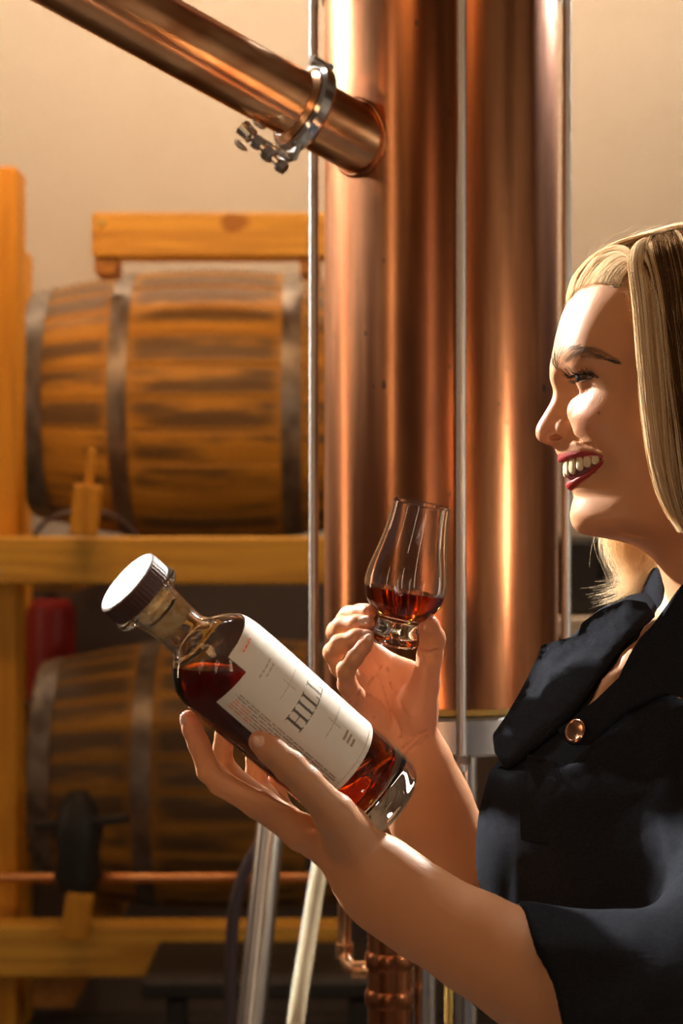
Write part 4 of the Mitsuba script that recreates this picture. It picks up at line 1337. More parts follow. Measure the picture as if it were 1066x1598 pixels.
inner = catmull([mm(float(arch(w_)) + 18, 733, w_ * .8) for w_, _, yb, yt in tw] + [mm(962, 716, 26)], 4)
inner = np.vstack([(inner * (1, 1, -1))[::-1], inner])
t_ = tube(inner, 8.5, 14)
scene['mat_mouth'] = principled((.10, .015, .015), .5)
part(woman, 'inner_mouth', to_world(t_), 'mat_mouth', smooth=True)

# lashes
scene['mat_lash'] = principled((.008, .006, .005), .5)
ls = []
lrng = np.random.default_rng(5)
lid = catmull([mm(890, 591.2, 19), mm(899, 589.0, 27), mm(910, 588.8, 37.5), mm(919, 591.3, 43.6), mm(926, 596, 46)], 14)
lid2 = catmull([mm(892, 597.4, 19.5), mm(906, 598.2, 34), mm(919, 597, 43.5)], 12)
for s_ in (1, -1):
    for C_, up_, n_, L_ in ((lid, 1, 46, 9.0), (lid2, -1, 22, 4.0)):
        for i in range(n_):
            t = i / (n_ - 1)
            p = C_[int(t * (len(C_) - 1))]
            out = unit(np.array([-.95 + .75 * t, .12 * up_, .25 + .8 * t]) + lrng.normal(0, .08, 3))
            L = L_ * (.8 + .4 * math.sin(math.pi * min(1, t * 1.1))) * lrng.uniform(.8, 1.1)
            pts = [p, p + out * L * .4 + (0, -.08 * L * up_, 0), p + out * L * .75 + (0, .08 * L * up_, 0), p + out * L + (0, .32 * L * up_, 0)]
            pts = [x * np.array([1, 1, s_]) for x in pts]
            ls.append(tube(catmull(pts, 2), np.linspace(.30, .06, 7), 4))
part(woman, 'eyelashes', to_world(cat(ls)), 'mat_lash', kind='stuff', label='dark eyelashes')
for C_ in (lid,):
    for s_ in (1, -1):
        part(woman, 'lid_line', to_world(tube(C_ * (1, 1, s_) + (0, -.1, .2 * s_), .75, 8)), 'mat_lash', smooth=True)

# nails
scene['mat_nail'] = principled((.80, .50, .40), .16, clearcoat=.6)


def nail(c, out, along, w, l):
    """A curved nail plate: centre, outward normal, direction to the tip; sizes in mm."""
    z = unit(out)
    y = unit(np.asarray(along) - z * np.dot(along, z))
    x = np.cross(y, z)
    e = trimesh.creation.icosphere(3, 1)
    vv = e.vertices * (w / 2000, l / 2000, .0009)
    vv[:, 2] -= (vv[:, 0] ** 2) / (2 * .0055) + np.maximum(vv[:, 1], 0) ** 2 / (2 * .02)
    m = trimesh.Trimesh(np.asarray(c) + vv[:, :1] * x + vv[:, 1:2] * y + vv[:, 2:] * z, e.faces, process=False)
    part(woman, 'nail', m, 'mat_nail', smooth=True)


def finger_nail(fg, out, w, l, back=.35):
    a, b = fg[-2], fg[-1]
    along = unit(b[:3] - a[:3])
    o = unit(np.asarray(out, float) - along * np.dot(out, along))
    c = a[:3] + (b[:3] - a[:3]) * (1 - back)
    r = a[3] + (b[3] - a[3]) * (1 - back)
    nail(c + o * (r - .0004) + along * .001, o + along * .15, along, w, l)


finger_nail(Lthumb, (-.25, -1, .35), 13, 15, .3)
finger_nail(Lindex, (-.75, -.15, .5), 9.5, 11, .3)
finger_nail(Rmid, (.1, -1, .55), 9.5, 12.5, .25)
finger_nail(Rring, (.1, -1, .5), 9.0, 12, .25)
finger_nail(Rpinky, (-.2, -.8, .6), 7.5, 11, .2)
finger_nail(Rindex, (-.1, -.3, 1), 9.5, 12, .25)
finger_nail(Rthumb, (.85, -.2, .5), 12, 14, .3)
# ------------------------------------------------------------------ the jacket
def cloth_fn(p, n, uv):
    g = noise(p.x * 900, p.y * 900, p.z * 900)
    return mix((0.013, 0.0145, 0.019), (0.022, 0.024, 0.030), g)


scene['mat_jacket'] = {'type': 'twosided', 'b': {'type': 'diffuse', 'reflectance': mikit.proc(cloth_fn)}}
scene['mat_stitch'] = principled((.012, .013, .02), .6)
scene['mat_rose_gold'] = principled((.92, .52, .33), .16, metallic=1.0)
jf = Field((.02, 1.00, .74), (.62, 1.98, 1.42), .0032)
for l_ in (-.09, -.03, .03, .09):
    chain(jf, [np.r_[B(.015, l_, -.085), .076], np.r_[B(.03, l_ * .9, -.24), .088], np.r_[B(.02, l_ * .85, -.40), .085], np.r_[B(-.005, l_ * 1.1, -.56), .105]], .05)
SHjf, SHjn = B(-.085, -.14, -.05), B(-.005, .165, -.045)
chain(jf, [np.r_[SHjf, .050], np.r_[B(.02, -.06, -.022), .050], np.r_[B(.0, .06, -.022), .050], np.r_[SHjn, .052]], .04)
for l_ in (-.078, .078):
    jf.put(*ell(B(.088, l_, -.155), np.eye(3), (.080, .080, .078)), .05, pad=.05)
    chain(jf, [np.r_[B(.03, l_ * .9, -.055), .05], np.r_[B(.085, l_, -.13), .062]], .05)
chain(jf, [np.r_[B(.085, -.04, -.18), .07], np.r_[B(.085, .04, -.18), .07]], .05)
# sleeves
cuffN, cuffF = P(836, 1516, 1.262), P(744, 1420, 1.634)
chain(jf, [np.r_[SHjn, .058], np.r_[(SHjn + ELn) / 2 + (.0, -.004, 0), .056], np.r_[ELn + (.004, -.002, .004), .054], np.r_[P(920, 1566, 1.245), .048], np.r_[P(800, 1500, 1.268), .041]], .035)
chain(jf, [np.r_[SHjf, .056], np.r_[(SHjf + ELf) / 2, .052], np.r_[ELf, .042], np.r_[cuffF + (-.015, 0, .03), .041]], .03)
gx, gy, gz_ = (jf.lo[k] + jf.h * np.arange(jf.n[k]) for k in range(3))


def cutplane(c, n, rad):
    n = unit(n)
    lo, hi = c - rad, c + rad
    jf.put(lo, hi, lambda x, y, z: np.maximum(-((x - c[0]) * n[0] + (y - c[1]) * n[1] + (z - c[2]) * n[2]) * -1.0 * -1.0, np.sqrt((x - c[0]) ** 2 + (y - c[1]) ** 2 + (z - c[2]) ** 2) - rad), .002, 'cut', pad=0)


cutplane(cuffN, (-.975, -.10, -.19), .085)
cutplane(cuffF, (-.5, -.1, .85), .075)
# hollow the cuffs round the arms
for a_, b_, r0, r1 in ((Larm[0][4], Larm[0][5], .0325, .0365), (Larm[0][5], Larm[0][6], .0365, .038)):
    lo, hi, fn = seg(a_[:3], b_[:3], r0, r1)
    jf.put(lo, hi, fn, .002, 'cut', pad=.01)
# folds
G = np.stack(np.meshgrid(gx, gy, gz_, indexing='ij'), -1)
nearz = np.abs(jf.d) < .03
pt = G[nearz]
arm_ax = unit(ELn - SHjn)
qa = pt @ arm_ax
w1 = meshkit.fbm(pt * (9, 9, 16), 3, 4) - .5
w2 = np.abs(meshkit.noise(pt @ np.array([[14, 6, 4], [-5, 16, 6], [3, -6, 34.0]]).T, 9) - .5)
dist_el = np.linalg.norm(pt - (ELn + (-.02, -.03, .02)), axis=1)
amt = .3 + .7 * np.exp(-(dist_el / .12) ** 2)
jf.d[nearz] += (w1 * .010 + (w2 - .2) * .013 * amt).astype(np.float32)
jf.d = gaussian_filter(jf.d, .6)
from scipy.ndimage import map_coordinates


def jd(p):
    return map_coordinates(jf.d, ((p - jf.lo) / jf.h).T, order=1, mode='nearest')


def jn(p):
    e = .004
    g = np.stack([jd(p + np.eye(3)[k] * e) - jd(p - np.eye(3)[k] * e) for k in range(3)], 1)
    return g / (np.linalg.norm(g, axis=1, keepdims=True) + 1e-9)


def onto(px):
    """Where the jacket lies behind these pixels (nearest approach where the sight line misses it)."""
    px = np.asarray(px, float)
    Ys = np.arange(1.02, 1.80, .002)
    D = np.stack([jd(np.stack([(px[:, 0] - 533) / F * Y, np.full(len(px), Y), CAMZ + (799 - px[:, 1]) / F * Y], 1)) for Y in Ys], 1)
    inside = D < 0
    hit = np.where(inside.any(1), inside.argmax(1), D.argmin(1))
    Y = Ys[hit]
    onto.missed = ~inside.any(1)
    return np.stack([(px[:, 0] - 533) / F * Y, Y, CAMZ + (799 - px[:, 1]) / F * Y], 1)


# the far lapel is rolled flat, turned up to the left
lc = onto(np.array([[880, 1062]]))[0]
ln2 = unit(np.array([-.70, -.42, .58]))
lo, hi = lc - .085, lc + .085
off_ = lc - ln2 * .0085
jf.put(lo, hi, lambda x, y, z: np.maximum(-((x - off_[0]) * ln2[0] + (y - off_[1]) * ln2[1] + (z - off_[2]) * ln2[2]), np.sqrt((x - lc[0]) ** 2 + (y - lc[1]) ** 2 + (z - lc[2]) ** 2) - .08), .012, 'cut', pad=0)
# the opening down the front
for p, q, r0, r1 in zip(VN[:-1], VN[1:], (.0080, .0068, .0058, .0045), (.0068, .0058, .0045, .002)):
    jf.put(*seg(p, q, r0, r1), .003, 'cut', pad=.01)
jm = jf.mesh()
jm = max(jm.split(only_watertight=False), key=lambda m: len(m.faces))
jk = part(woman, 'jacket', jm, 'mat_jacket', smooth=True, label='dark navy jacket with wide lapels and short turned-up sleeves')

def sheet(poly, off, thick, step=7.0, lift=None, smooth_it=30):
    """A piece of cloth lying on the jacket over the outline poly (pixels), off metres above it."""
    from scipy.spatial import Delaunay
    pg = sg.Polygon(poly)
    ring = np.array([pg.exterior.interpolate(t).coords[0] for t in np.arange(0, pg.length, step * .7)])
    x0, y0, x1, y1 = pg.bounds
    gx_, gy_ = np.meshgrid(np.arange(x0, x1, step), np.arange(y0, y1, step))
    ins = np.array([q for q in np.stack([gx_.ravel(), gy_.ravel()], 1) if pg.buffer(-step * .45).contains(sg.Point(q))]).reshape(-1, 2)
    pts = np.vstack([ring, ins])
    tri_ = Delaunay(pts).simplices
    cen = pts[tri_].mean(1)
    tri_ = tri_[[pg.contains(sg.Point(c)) for c in cen]]
    p3 = onto(pts)
    m = trimesh.Trimesh(p3, tri_, process=False)
    nb = m.vertex_neighbors
    Yv = p3[:, 1].copy()
    soft = onto.missed | (np.arange(len(pts)) < len(ring))
    for _ in range(60):                            # the rim follows from the inside
        Yv = np.array([(Yv[i] + np.mean(Yv[nb[i]])) / 2 if soft[i] and nb[i] else Yv[i] for i in range(len(Yv))])
    for _ in range(smooth_it):
        Yv = np.array([(Yv[i] + np.mean(Yv[nb[i]])) / 2 if nb[i] else Yv[i] for i in range(len(Yv))])
    p3 = np.stack([(pts[:, 0] - 533) / F * Yv, Yv, CAMZ + (799 - pts[:, 1]) / F * Yv], 1)
    N = jn(p3)
    for _ in range(12):
        N = np.array([(N[i] + np.mean(N[nb[i]], 0)) if nb[i] else N[i] for i in range(len(N))])
        N /= np.linalg.norm(N, axis=1, keepdims=True)
    o = np.full(len(pts), off)
    if lift is not None:
        o = o + np.array([lift(x, y) for x, y in pts])
    top_, bot = p3 + N * (o + thick)[:, None], p3 + N * o[:, None]
    n = len(pts)
    e = m.edges_sorted
    u, c = np.unique(np.sort(m.edges, 1), axis=0, return_counts=True)
    bset = {tuple(q) for q in u[c == 1]}
    F_ = [tri_, tri_[:, ::-1] + n]
    side_ = []
    for t in tri_:
        for a, b in ((t[0], t[1]), (t[1], t[2]), (t[2], t[0])):
            if (min(a, b), max(a, b)) in bset:
                side_ += [(b, a, a + n), (b, a + n, b + n)]
    out = trimesh.Trimesh(np.vstack([top_, bot]), np.vstack(F_ + [np.array(side_)]), process=False)
    if np.dot(out.face_normals[:len(tri_)].mean(0), N.mean(0)) < 0:
        out.invert()
    return out


far_lapel = [(1019, 972), (974, 1028), (938, 1078), (911, 1118), (868, 1160), (842, 1180), (800, 1215), (786, 1190), (786, 1158), (808, 1127), (833, 1082), (857, 1036), (863, 1018), (888, 1011), (916, 1004), (922, 985), (950, 965), (990, 950), (1012, 955)]
part(jk, 'lapel', sheet(far_lapel, .0060, .0030, smooth_it=14, lift=lambda x, y: .002), 'mat_jacket', smooth=50, label='broad far lapel catching the light')
near_lapel = [(1075, 985), (1037, 1003), (1001, 1040), (975, 1066), (940, 1105), (900, 1140), (884, 1152), (900, 1172), (930, 1172), (985, 1120), (1030, 1098), (1085, 1085), (1110, 1040)]
part(jk, 'lapel', sheet(near_lapel, .004, .0032, lift=lambda x, y: .004), 'mat_jacket', smooth=50)
pocket = [(826, 1185), (905, 1205), (890, 1322), (817, 1313), (815, 1250)]
part(jk, 'pocket_flap', sheet(pocket, .0015, .0025), 'mat_jacket', smooth=50)
bp = onto(np.array([[915, 1149]]))[0]
bn = unit(np.array([-.66, -.66, .36]))
bm = xform(lathe([(0, -.002), (.0082, -.002), (.0090, 0), (.0090, .0022), (.0078, .0032), (.0070, .0024), (.004, .0030), (0, .0032)], 40), frame(bn), bp + bn * .0125)
part(jk, 'button', bm, 'mat_rose_gold', smooth=35, label='round rose-gold button on the lapel')

# collar: two standing leaves round the neck
def leaf(pts_lo, pts_hi, t=.003):
    lo, hi = catmull(pts_lo, 8), catmull(pts_hi, 8)
    n, r = len(lo), 7
    V = []
    for k in range(r):
        a = k / (r - 1)
        bow = .006 * math.sin(math.pi * a)
        V.append(lo * (1 - a) + hi * a + (np.array([0, 0, 1.0]) * bow))
    V = np.array(V)
    nrm = np.cross(np.gradient(V, axis=1), np.gradient(V, axis=0))
    nrm /= np.linalg.norm(nrm, axis=2, keepdims=True) + 1e-9
    A, Bk = (V + nrm * t / 2).reshape(-1, 3), (V - nrm * t / 2).reshape(-1, 3)
    f = []
    for i in range(r - 1):
        for j in range(n - 1):
            a, b, c, d = i * n + j, i * n + j + 1, (i + 1) * n + j + 1, (i + 1) * n + j
            f += [(a, b, c), (a, c, d), (a + r * n, c + r * n, b + r * n), (a + r * n, d + r * n, c + r * n)]
    bd = [i for i in range(n)] + [i * n + n - 1 for i in range(1, r)] + [(r - 1) * n + j for j in range(n - 2, -1, -1)] + [i * n for i in range(r - 2, 0, -1)]
    for a, b in zip(bd, bd[1:] + bd[:1]):
        f += [(b, a, a + r * n), (b, a + r * n, b + r * n)]
    m = trimesh.Trimesh(np.vstack([A, Bk]), f, process=False)
    return m


part(jk, 'collar', leaf([P(1041, 978, 1.447), P(1024, 990, 1.452), P(1000, 990, 1.475), P(985, 980, 1.51), P(972, 968, 1.54)], [P(1043, 943, 1.462), P(1037, 912, 1.470), P(1027, 887, 1.490), P(1005, 912, 1.520), P(982, 942, 1.545)]), 'mat_jacket', smooth=True)
lo_ = onto(np.array([[972, 1066], [1020, 1076], [1080, 1098], [1170, 1090]]))
lo_ = lo_ + jn(lo_) * .006
part(jk, 'collar', leaf(list(lo_), [P(1014, 986, 1.405), P(1044, 943, 1.400), P(1068, 910, 1.402), P(1150, 865, 1.430)]), 'mat_jacket', smooth=True)
# ------------------------------------------------------------------ hair
hr = np.random.default_rng(11)


def G_(*pts):
    return np.array([mm(x, y, w) for x, y, w in pts], float)


def push(p, margin):
    """Moves points (mm) out of the head to at least margin above the skin."""
    p = np.array(p, float)
    margin = np.broadcast_to(margin, (len(p),))
    for _ in range(3):
        for fld, use in ((bf, p[:, 0] > 80), (hf, p[:, 0] <= 80)):
            if not use.any():
                continue
            q = p[use]
            dv = lambda t: map_coordinates(fld.d, ((t - fld.lo) / fld.h).T, order=1, mode='nearest')
            e = 2.0
            g = np.stack([dv(q + np.eye(3)[k] * e) - dv(q - np.eye(3)[k] * e) for k in range(3)], 1)
            g /= np.linalg.norm(g, axis=1, keepdims=True) + 1e-9
            inb = ((q > fld.lo) & (q < fld.lo + fld.h * (fld.n - 1))).all(1)
            p[use] = q + g * (np.maximum(margin[use] - dv(q), 0) * inb)[:, None]
    return p


def resample(g, n=24):
    c = catmull(g, 10)
    L = np.r_[0, np.cumsum(np.linalg.norm(np.diff(c, axis=0), axis=1))]
    t = np.linspace(0, L[-1], n)
    return np.stack([np.interp(t, L, c[:, k]) for k in range(3)], 1)


# families of guide locks (profile pixels and mm towards the camera): strands are blended between neighbours
near_curtain = [resample(G_(*g)) for g in (
    [(895, 461, 6), (905, 432, 12), (930, 405, 24), (960, 395, 38), (982, 415, 52), (990, 455, 64), (996, 530, 74), (1003, 610, 78), (1010, 690, 79), (1020, 750, 78), (1040, 795, 75), (1060, 820, 72)],
    [(935, 452, 38), (948, 428, 44), (968, 412, 52), (985, 425, 60), (994, 470, 69), (1001, 540, 77), (1008, 620, 81), (1016, 700, 82), (1028, 765, 80), (1048, 815, 77), (1072, 850, 74)],
    [(968, 458, 56), (976, 434, 60), (988, 428, 64), (1000, 450, 70), (1007, 500, 76), (1013, 570, 81), (1021, 650, 84), (1032, 730, 84), (1046, 800, 81), (1066, 850, 78), (1090, 880, 75)],
    [(1003, 379, 30), (1006, 392, 44), (1011, 420, 58), (1018, 470, 70), (1025, 540, 79), (1033, 620, 85), (1044, 710, 87), (1058, 790, 85), (1075, 850, 82), (1098, 900, 78), (1120, 930, 75)],
    [(1035, 370, 28), (1039, 386, 46), (1044, 420, 60), (1050, 470, 71), (1057, 540, 80), (1065, 620, 86), (1075, 710, 88), (1088, 790, 87), (1105, 860, 84), (1122, 910, 80), (1140, 940, 77)],
    [(1070, 364, 26), (1075, 384, 46), (1080, 420, 60), (1087, 470, 72), (1094, 540, 80), (1101, 620, 86), (1110, 710, 88), (1120, 790, 87), (1132, 860, 84), (1148, 920, 80), (1160, 950, 77)],
    [(1120, 370, 20), (1130, 392, 44), (1140, 430, 58), (1148, 480, 70), (1154, 550, 77), (1158, 620, 81), (1164, 710, 82), (1170, 790, 80), (1178, 860, 77), (1186, 920, 73), (1192, 950, 70)],
    [(1170, 392, 8), (1190, 415, 32), (1204, 460, 48), (1212, 520, 58), (1216, 590, 62), (1218, 660, 64), (1218, 740, 62), (1220, 800, 58), (1222, 860, 54), (1224, 910, 50), (1226, 950, 46)],
    [(1185, 398, 0), (1222, 428, 16), (1248, 480, 26), (1264, 560, 32), (1268, 650, 34), (1266, 740, 32), (1262, 820, 28), (1258, 900, 24), (1256, 950, 20)],
    [(1185, 398, -4), (1224, 428, -8), (1252, 480, -10), (1269, 560, -12), (1274, 650, -12), (1270, 740, -12), (1266, 820, -11), (1262, 900, -10), (1260, 950, -10)],
    [(1180, 400, -8), (1212, 430, -32), (1234, 480, -44), (1246, 560, -52), (1250, 650, -54), (1248, 740, -52), (1242, 820, -48), (1236, 900, -42), (1232, 950, -38)],
    [(1150, 400, -12), (1180, 440, -48), (1196, 490, -62), (1204, 560, -68), (1206, 650, -70), (1202, 740, -68), (1192, 820, -62), (1182, 900, -55), (1176, 955, -48)])]
crown = [resample(G_(*g)) for g in (
    [(893, 464, 2), (902, 438, 0), (922, 412, 0), (955, 388, 4), (1000, 372, 8), (1050, 362, 8), (1100, 362, 4), (1160, 385, 0), (1205, 425, -4), (1232, 480, -6)],
    [(892, 466, -12), (902, 440, -14), (925, 412, -18), (960, 388, -20), (1005, 372, -22), (1055, 364, -22), (1105, 368, -22), (1160, 392, -22), (1200, 430, -24), (1226, 490, -24)],
    [(900, 466, -34), (912, 444, -40), (938, 420, -46), (975, 400, -50), (1020, 390, -52), (1065, 388, -52), (1110, 396, -52), (1150, 416, -52), (1186, 450, -52), (1208, 510, -52)],
    [(925, 470, -56), (940, 456, -62), (968, 450, -68), (1000, 452, -72), (1040, 460, -74), (1080, 470, -76), (1110, 490, -77), (1140, 520, -77), (1160, 560, -77), (1170, 620, -77)])]
crown_near = [resample(G_(*g)) for g in (
    [(893, 464, 2), (902, 438, 1), (922, 412, 3), (955, 388, 8), (990, 377, 16), (1020, 370, 22), (1060, 362, 24), (1100, 364, 18)],
    [(905, 458, 18), (916, 432, 22), (940, 408, 28), (970, 390, 32), (1000, 382, 34), (1030, 374, 34), (1060, 368, 32), (1100, 368, 28)])]
far_curtain = [resample(G_(*g)) for g in (
    [(905, 470, -40), (925, 450, -62), (950, 480, -74), (965, 560, -80), (970, 650, -82), (965, 740, -80), (958, 800, -76), (950, 838, -74), (964, 878, -70), (988, 910, -64), (968, 924, -57), (912, 930, -48)],
    [(930, 440, -45), (965, 460, -70), (990, 540, -80), (1000, 640, -84), (998, 740, -82), (988, 810, -76), (982, 850, -72), (988, 882, -68), (1000, 912, -62), (978, 929, -56), (922, 938, -48)],
    [(980, 410, -46), (1015, 450, -70), (1030, 540, -82), (1035, 640, -86), (1030, 740, -82), (1012, 810, -74), (1004, 850, -70), (1006, 882, -66), (1010, 914, -60), (988, 932, -54), (938, 948, -46)],
    [(1040, 400, -46), (1065, 450, -70), (1075, 540, -82), (1078, 640, -86), (1070, 740, -80), (1050, 810, -70), (1035, 855, -66), (1026, 888, -62), (1020, 915, -58), (1004, 930, -52), (965, 950, -46)],
    [(1110, 410, -44), (1130, 460, -66), (1140, 540, -76), (1142, 640, -80), (1138, 740, -76), (1125, 810, -68), (1110, 860, -62), (1098, 900, -58), (1086, 930, -54), (1070, 960, -48)])]


def shell(fams, inset, thick, to=1.0):
    """The body of the hair under the loose strands: a sheet through the guides, with thickness."""
    from scipy.interpolate import CubicSpline
    A = np.array(fams)
    A = CubicSpline(np.arange(len(A)), A, axis=0)(np.linspace(0, len(A) - 1, 8 * (len(fams) - 1) + 1))
    A = A[:, :int(A.shape[1] * to)]
    cen = np.array([60.0, 0, 0])
    n = A - cen
    n[..., 1] *= .35
    n /= np.linalg.norm(n, axis=2, keepdims=True)
    r, c = A.shape[:2]
    mg = np.clip(np.linspace(0, 8, c), 0.2, 1.6)
    o = push((A - n * inset).reshape(-1, 3), np.tile(mg, r)).reshape(A.shape)
    i = o - n * thick
    V = np.vstack([o.reshape(-1, 3), i.reshape(-1, 3)])
    f = []
    for a in range(r - 1):
        for b in range(c - 1):
            q = [a * c + b, a * c + b + 1, (a + 1) * c + b + 1, (a + 1) * c + b]
            f += [(q[0], q[1], q[2]), (q[0], q[2], q[3])]
            q = [x + r * c for x in q]
            f += [(q[0], q[2], q[1]), (q[0], q[3], q[2])]
    bd = list(range(c)) + [k * c + c - 1 for k in range(1, r)] + [(r - 1) * c + k for k in range(c - 2, -1, -1)] + [k * c for k in range(r - 2, 0, -1)]
    for a, b in zip(bd, bd[1:] + bd[:1]):
        f += [(b, a, a + r * c), (b, a + r * c, b + r * c)]
    m = trimesh.Trimesh(V, f, process=False)
    if m.volume < 0:
        m.invert()
    return m


def hair_col(lo, hi):
    def fn(p, n, uv):
        s_ = fbm(p.x * 420, p.y * 420, p.z * 9)
        return mix(lo, hi, smoothstep(.3, .7, s_))
    return fn


scene['mat_hair_base'] = principled(mikit.proc(hair_col((.12, .065, .025), (.34, .21, .095))), .5, sheen=.3)
hair = woman + '__hair'
base = cat([shell(near_curtain, 3.0, 5.0, .97), shell(crown, 2.5, 5.0), shell(crown_near, 2.5, 4.0), shell(far_curtain[1:], 3.0, 5.0, .66)])
part(woman, 'hair', to_world(base), 'mat_hair_base', smooth=True, label='shoulder-length blonde hair with darker roots')


def strands(fams, n, jit, rad, depth, cut=(0.85, 1.0), wave=.6, s_range=None, spread=0.0, root=0.0):
    """n strands blended between neighbouring guides, as tapering curves: list of (k, 4) arrays in mm."""
    A = np.array(fams)
    out = []
    cen = np.array([60.0, 0, 0])
    for _ in range(n):
        s_ = hr.uniform(*(s_range or (0, len(A) - 1)))
        i = min(int(s_), len(A) - 2)
        t = s_ - i
        c = A[i] * (1 - t) + A[i + 1] * t
        k = max(6, int(len(c) * hr.uniform(*cut)))
        c = c[:k]
        if root:
            c = np.vstack([c[0] - unit(c[1] - c[0]) * hr.uniform(0, root), c])
        m = len(c)
        u = np.linspace(0, 1, m)[:, None]
        nrm = c - cen
        nrm[:, 1] *= .3
        nrm /= np.linalg.norm(nrm, axis=1, keepdims=True)
        o = hr.normal(0, 1, 3) * jit
        ph, fr = hr.uniform(0, 6.28, 3), hr.uniform(1.0, 2.6)
        wv = np.sin(ph + u * fr * 6.28) * wave * (.3 + u)
        c = c + o * (.25 + .75 * u) + wv - nrm * (hr.uniform(-.7, .6) * depth) + u ** 3 * hr.normal(0, 1, 3) * spread
        c = push(c, np.minimum(np.linspace(.3, 40, m), hr.uniform(1.6, 6.0)))
        r = rad * hr.uniform(.7, 1.2) * np.interp(u[:, 0], [0, .1, .8, 1], [.6, 1, .9, .3])
        out.append(np.hstack([c, r[:, None]]))
    return out


def hair_curves(name, groups, bsdf, label=None):
    """Writes the strands as one curve shape."""
    os.makedirs(meshkit.FOLDER, exist_ok=True)
    path = f'{meshkit.FOLDER}/{name}_{bsdf}.txt'
    blocks = []
    for c in groups:
        w = HC + (c[:, :1] * ex + c[:, 1:2] * np.array([0, 0, 1.0]) + c[:, 2:3] * el) / 1000
        w = np.vstack([2 * w[0] - w[1], w, 2 * w[-1] - w[-2]])
        r = np.r_[c[0, 3], c[:, 3], c[-1, 3]] / 1000
        blocks.append('\n'.join('%.6f %.6f %.6f %.7f' % (*p, q) for p, q in zip(w, r)))
    with open(path, 'w') as fo:
        fo.write('\n\n'.join(blocks) + '\n')
    key = numbered(woman + '__' + name)
    scene[key] = {'type': 'bsplinecurve', 'filename': path, 'bsdf': {'type': 'ref', 'id': bsdf}}
    labels[key] = {'kind': 'stuff'}
    if label:
        labels[key]['label'] = label


def hair_mat(c, rough=.35):
    return principled(c, rough, specular=.6, sheen=.5, sheen_tint=.6)


def sigma(c, b=.35):
    return [(math.log(x) / (5.969 - .215 * b + 2.532 * b ** 2 - 10.73 * b ** 3 + 5.574 * b ** 4 + .245 * b ** 5)) ** 2 for x in c]


for k_, c_ in (('light', (.90, .75, .52)), ('mid', (.62, .43, .23)), ('dark', (.17, .09, .04))):
    scene['mat_hair_' + k_] = {'type': 'principledthin', 'base_color': rgb(*c_), 'roughness': .35, 'diff_trans': .9, 'eta': 1.5, 'anisotropic': 0.0}
L_, M_, D_ = [], [], []
front_lock = resample(G_((1004, 382, 36), (990, 396, 50), (984, 424, 62), (988, 470, 71), (994, 550, 79), (1001, 640, 84), (1010, 710, 85), (1024, 770, 82), (1043, 812, 79), (1066, 846, 76)))
second_lock = resample(G_((1010, 380, 38), (1003, 396, 50), (1003, 430, 63), (1008, 480, 73), (1014, 560, 81), (1020, 640, 86), (1026, 720, 87), (1040, 785, 84), (1062, 835, 80), (1092, 872, 77)))


def lock(g, n, a, b, rad, wave=.5):
    """A bundle of strands about one guide, a mm wide along the profile and b mm towards the camera."""
    m = len(g)
    u = np.linspace(0, 1, m)[:, None]
    grow = np.interp(u, [0, .15, .8, 1], [.25, 1, 1, .7])
    out = []
    for _ in range(n):
        q, e = hr.uniform(0, 6.283), math.sqrt(hr.uniform())
        o = np.array([a * e * math.cos(q), 0, b * e * math.sin(q)])
        tw = hr.normal(0, .25)
        c = g + o * grow + np.sin(hr.uniform(0, 6.28, 3) + u * hr.uniform(3, 9)) * wave * (.3 + u) + np.array([tw, 0, -tw]) * u * 2
        c = push(c[: max(8, int(m * hr.uniform(.86, 1)))], .5)
        r = rad * hr.uniform(.7, 1.25) * np.interp(np.linspace(0, 1, len(c)), [0, .1, .85, 1], [.7, 1, .9, .25])
        out.append((hr.uniform(), np.hstack([c, r[:, None]])))
    return out


def tone(c, s_, pale):
    """Sorts a strand into the light, middle or dark hair: strands that lie together share a tone."""
    t = meshkit.noise(np.array([[s_ * 11.0, 3.0, 1.0]]), 3)[0] * .65 + meshkit.noise(np.array([[s_ * 37.0, 8.0, 2.0]]), 5)[0] * .35 + hr.normal(0, .09)
    (L_ if t < pale[0] else M_ if t < pale[1] else D_).append(c)


for _, c in lock(front_lock, 900, 6.5, 5.0, .17):
    tone(c, hr.uniform(0, 9), (.72, .97))
for _, c in lock(second_lock, 500, 4.0, 4.0, .17):
    tone(c, hr.uniform(0, 9), (.38, .75))
for fam, n, jit, rad, depth, rng_, pale, kw_ in (
        (near_curtain, 1000, .9, .16, 2.2, (0, 2.0), (.66, .93), dict(wave=.5, root=5.0)),
        (near_curtain, 900, 1.0, .16, 2.4, (2.0, 3.2), (.42, .66), dict(wave=.6)),
        (near_curtain, 2900, 1.1, .16, 2.4, (3.1, 11), (.24, .46), dict(wave=.6)),
        (crown_near, 700, .9, .15, 1.6, (0, 1), (.68, .95), dict(wave=.6, root=5.0)),
        (crown, 1100, 1.0, .15, 2.0, (0, 3), (.55, .85), dict(wave=.6)),
        (far_curtain, 320, 1.6, .13, 4.0, (0, .8), (.85, .98), dict(cut=(.70, 1.0), wave=.9, spread=6.0)),
        (far_curtain, 1500, 1.3, .14, 4.0, (.8, 4), (.75, .95), dict(cut=(.80, 1.0), wave=.8, spread=6.0))):
    for _ in range(n):
        s0 = hr.uniform(*rng_)
        c = strands(fam, 1, jit, rad, depth, s_range=(s0, s0 + 1e-6), **kw_)[0]
        tone(c, s0 * (4 if fam is crown_near else 1), pale)
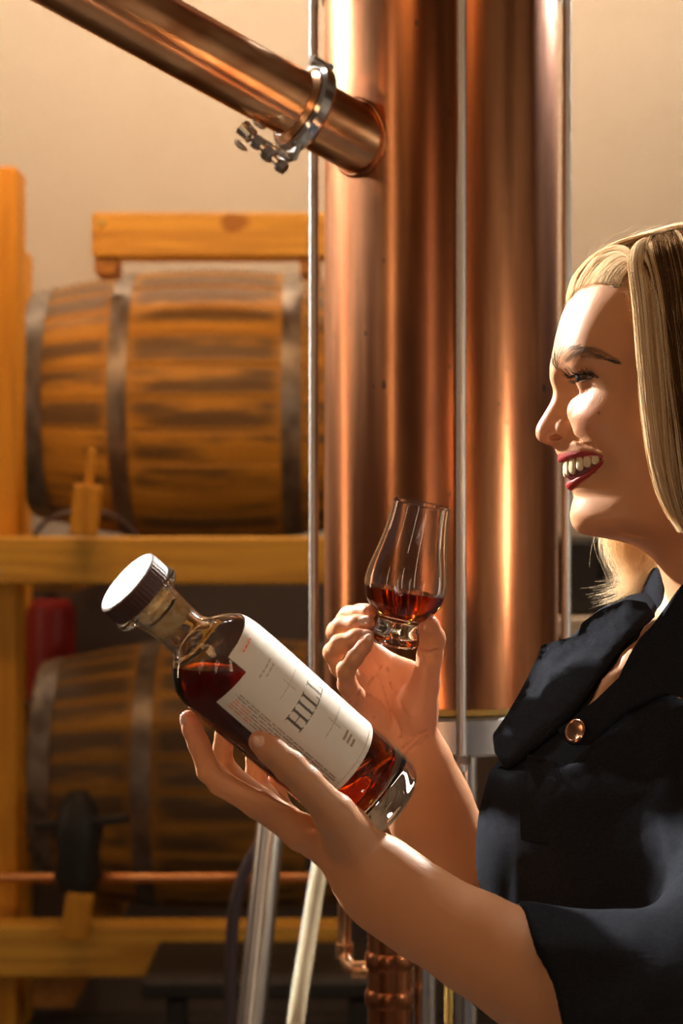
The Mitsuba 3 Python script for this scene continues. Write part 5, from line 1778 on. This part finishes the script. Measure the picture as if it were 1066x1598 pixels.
# loose flyaways
fly = strands(crown_near + crown[:1], 26, 3.0, .06, -6.0, cut=(.35, .8), wave=3.0, spread=9.0) + strands(near_curtain, 30, 2.5, .06, -2.0, cut=(.5, 1), wave=3.0, s_range=(0, 4), spread=6.0) + strands(far_curtain, 30, 2.0, .06, 0, cut=(.9, 1), wave=2, spread=12)
L_ += fly
# fine baby hair at the hairline
HL = catmull([mm(889, 470, 2), mm(905, 463, 18), mm(930, 456, 38), mm(955, 454, 52), mm(968, 462, 58), mm(977, 490, 63), mm(985, 540, 67), mm(990, 600, 68)], 40)
for _ in range(900):
    t = hr.uniform() ** .8
    p = HL[int(t * (len(HL) - 1))] + np.array([-.4, -1.0, 0]) * abs(hr.normal(0, 2.6)) * (1 - .6 * t) + hr.normal(0, .8, 3)
    d_ = unit(np.array([.35 + .55 * t + .25 * hr.normal(), 1.0 - 1.5 * t + .15 * hr.normal(), .2 + .15 * hr.normal()]))
    L = hr.uniform(6, 17)
    c = np.array([p + d_ * L * a + np.array([L * .3 * a * a, -L * .22 * a * a, 0]) for a in np.linspace(0, 1, 7)])
    c = push(c, np.linspace(.05, 1.8, 7))
    (L_ if hr.uniform() < .7 else M_).append(np.hstack([c, np.linspace(.055, .02, 7)[:, None]]))
# down on the brow
bh = []
BRW = catmull([mm(886, 567), mm(893, 562), mm(906, 557.5), mm(919, 555.5), mm(938, 562), mm(957, 573.5)], 40)
for _ in range(260):
    t = hr.uniform(.14, 1)
    p = BRW[int(t * (len(BRW) - 1))].copy() + np.array([0, hr.normal(0, 1.1) * (1 - .6 * t), 0])
    p[2] = np.interp(t, [0, .3, .6, 1], [15, 28, 42, 58])
    d_ = np.array([.75 + .3 * t, .75 - 1.15 * t, .3 + .3 * t]) + hr.normal(0, .12, 3)
    for s_ in (1, -1):
        c = push(np.array([p + d_ * 4.5 * a for a in np.linspace(0, 1, 5)]), np.linspace(.02, .35, 5)) * (1, 1, s_)
        bh.append(np.hstack([c, np.linspace(.09, .03, 5)[:, None]]))
hair_curves('eyebrow_hair', bh, 'mat_lash', 'dark eyebrows')
hair_curves('hair_strands', L_, 'mat_hair_light', 'pale blonde strands')
hair_curves('hair_strands', M_, 'mat_hair_mid', 'darker blonde strands')
hair_curves('hair_strands', D_, 'mat_hair_dark', 'brown strands')
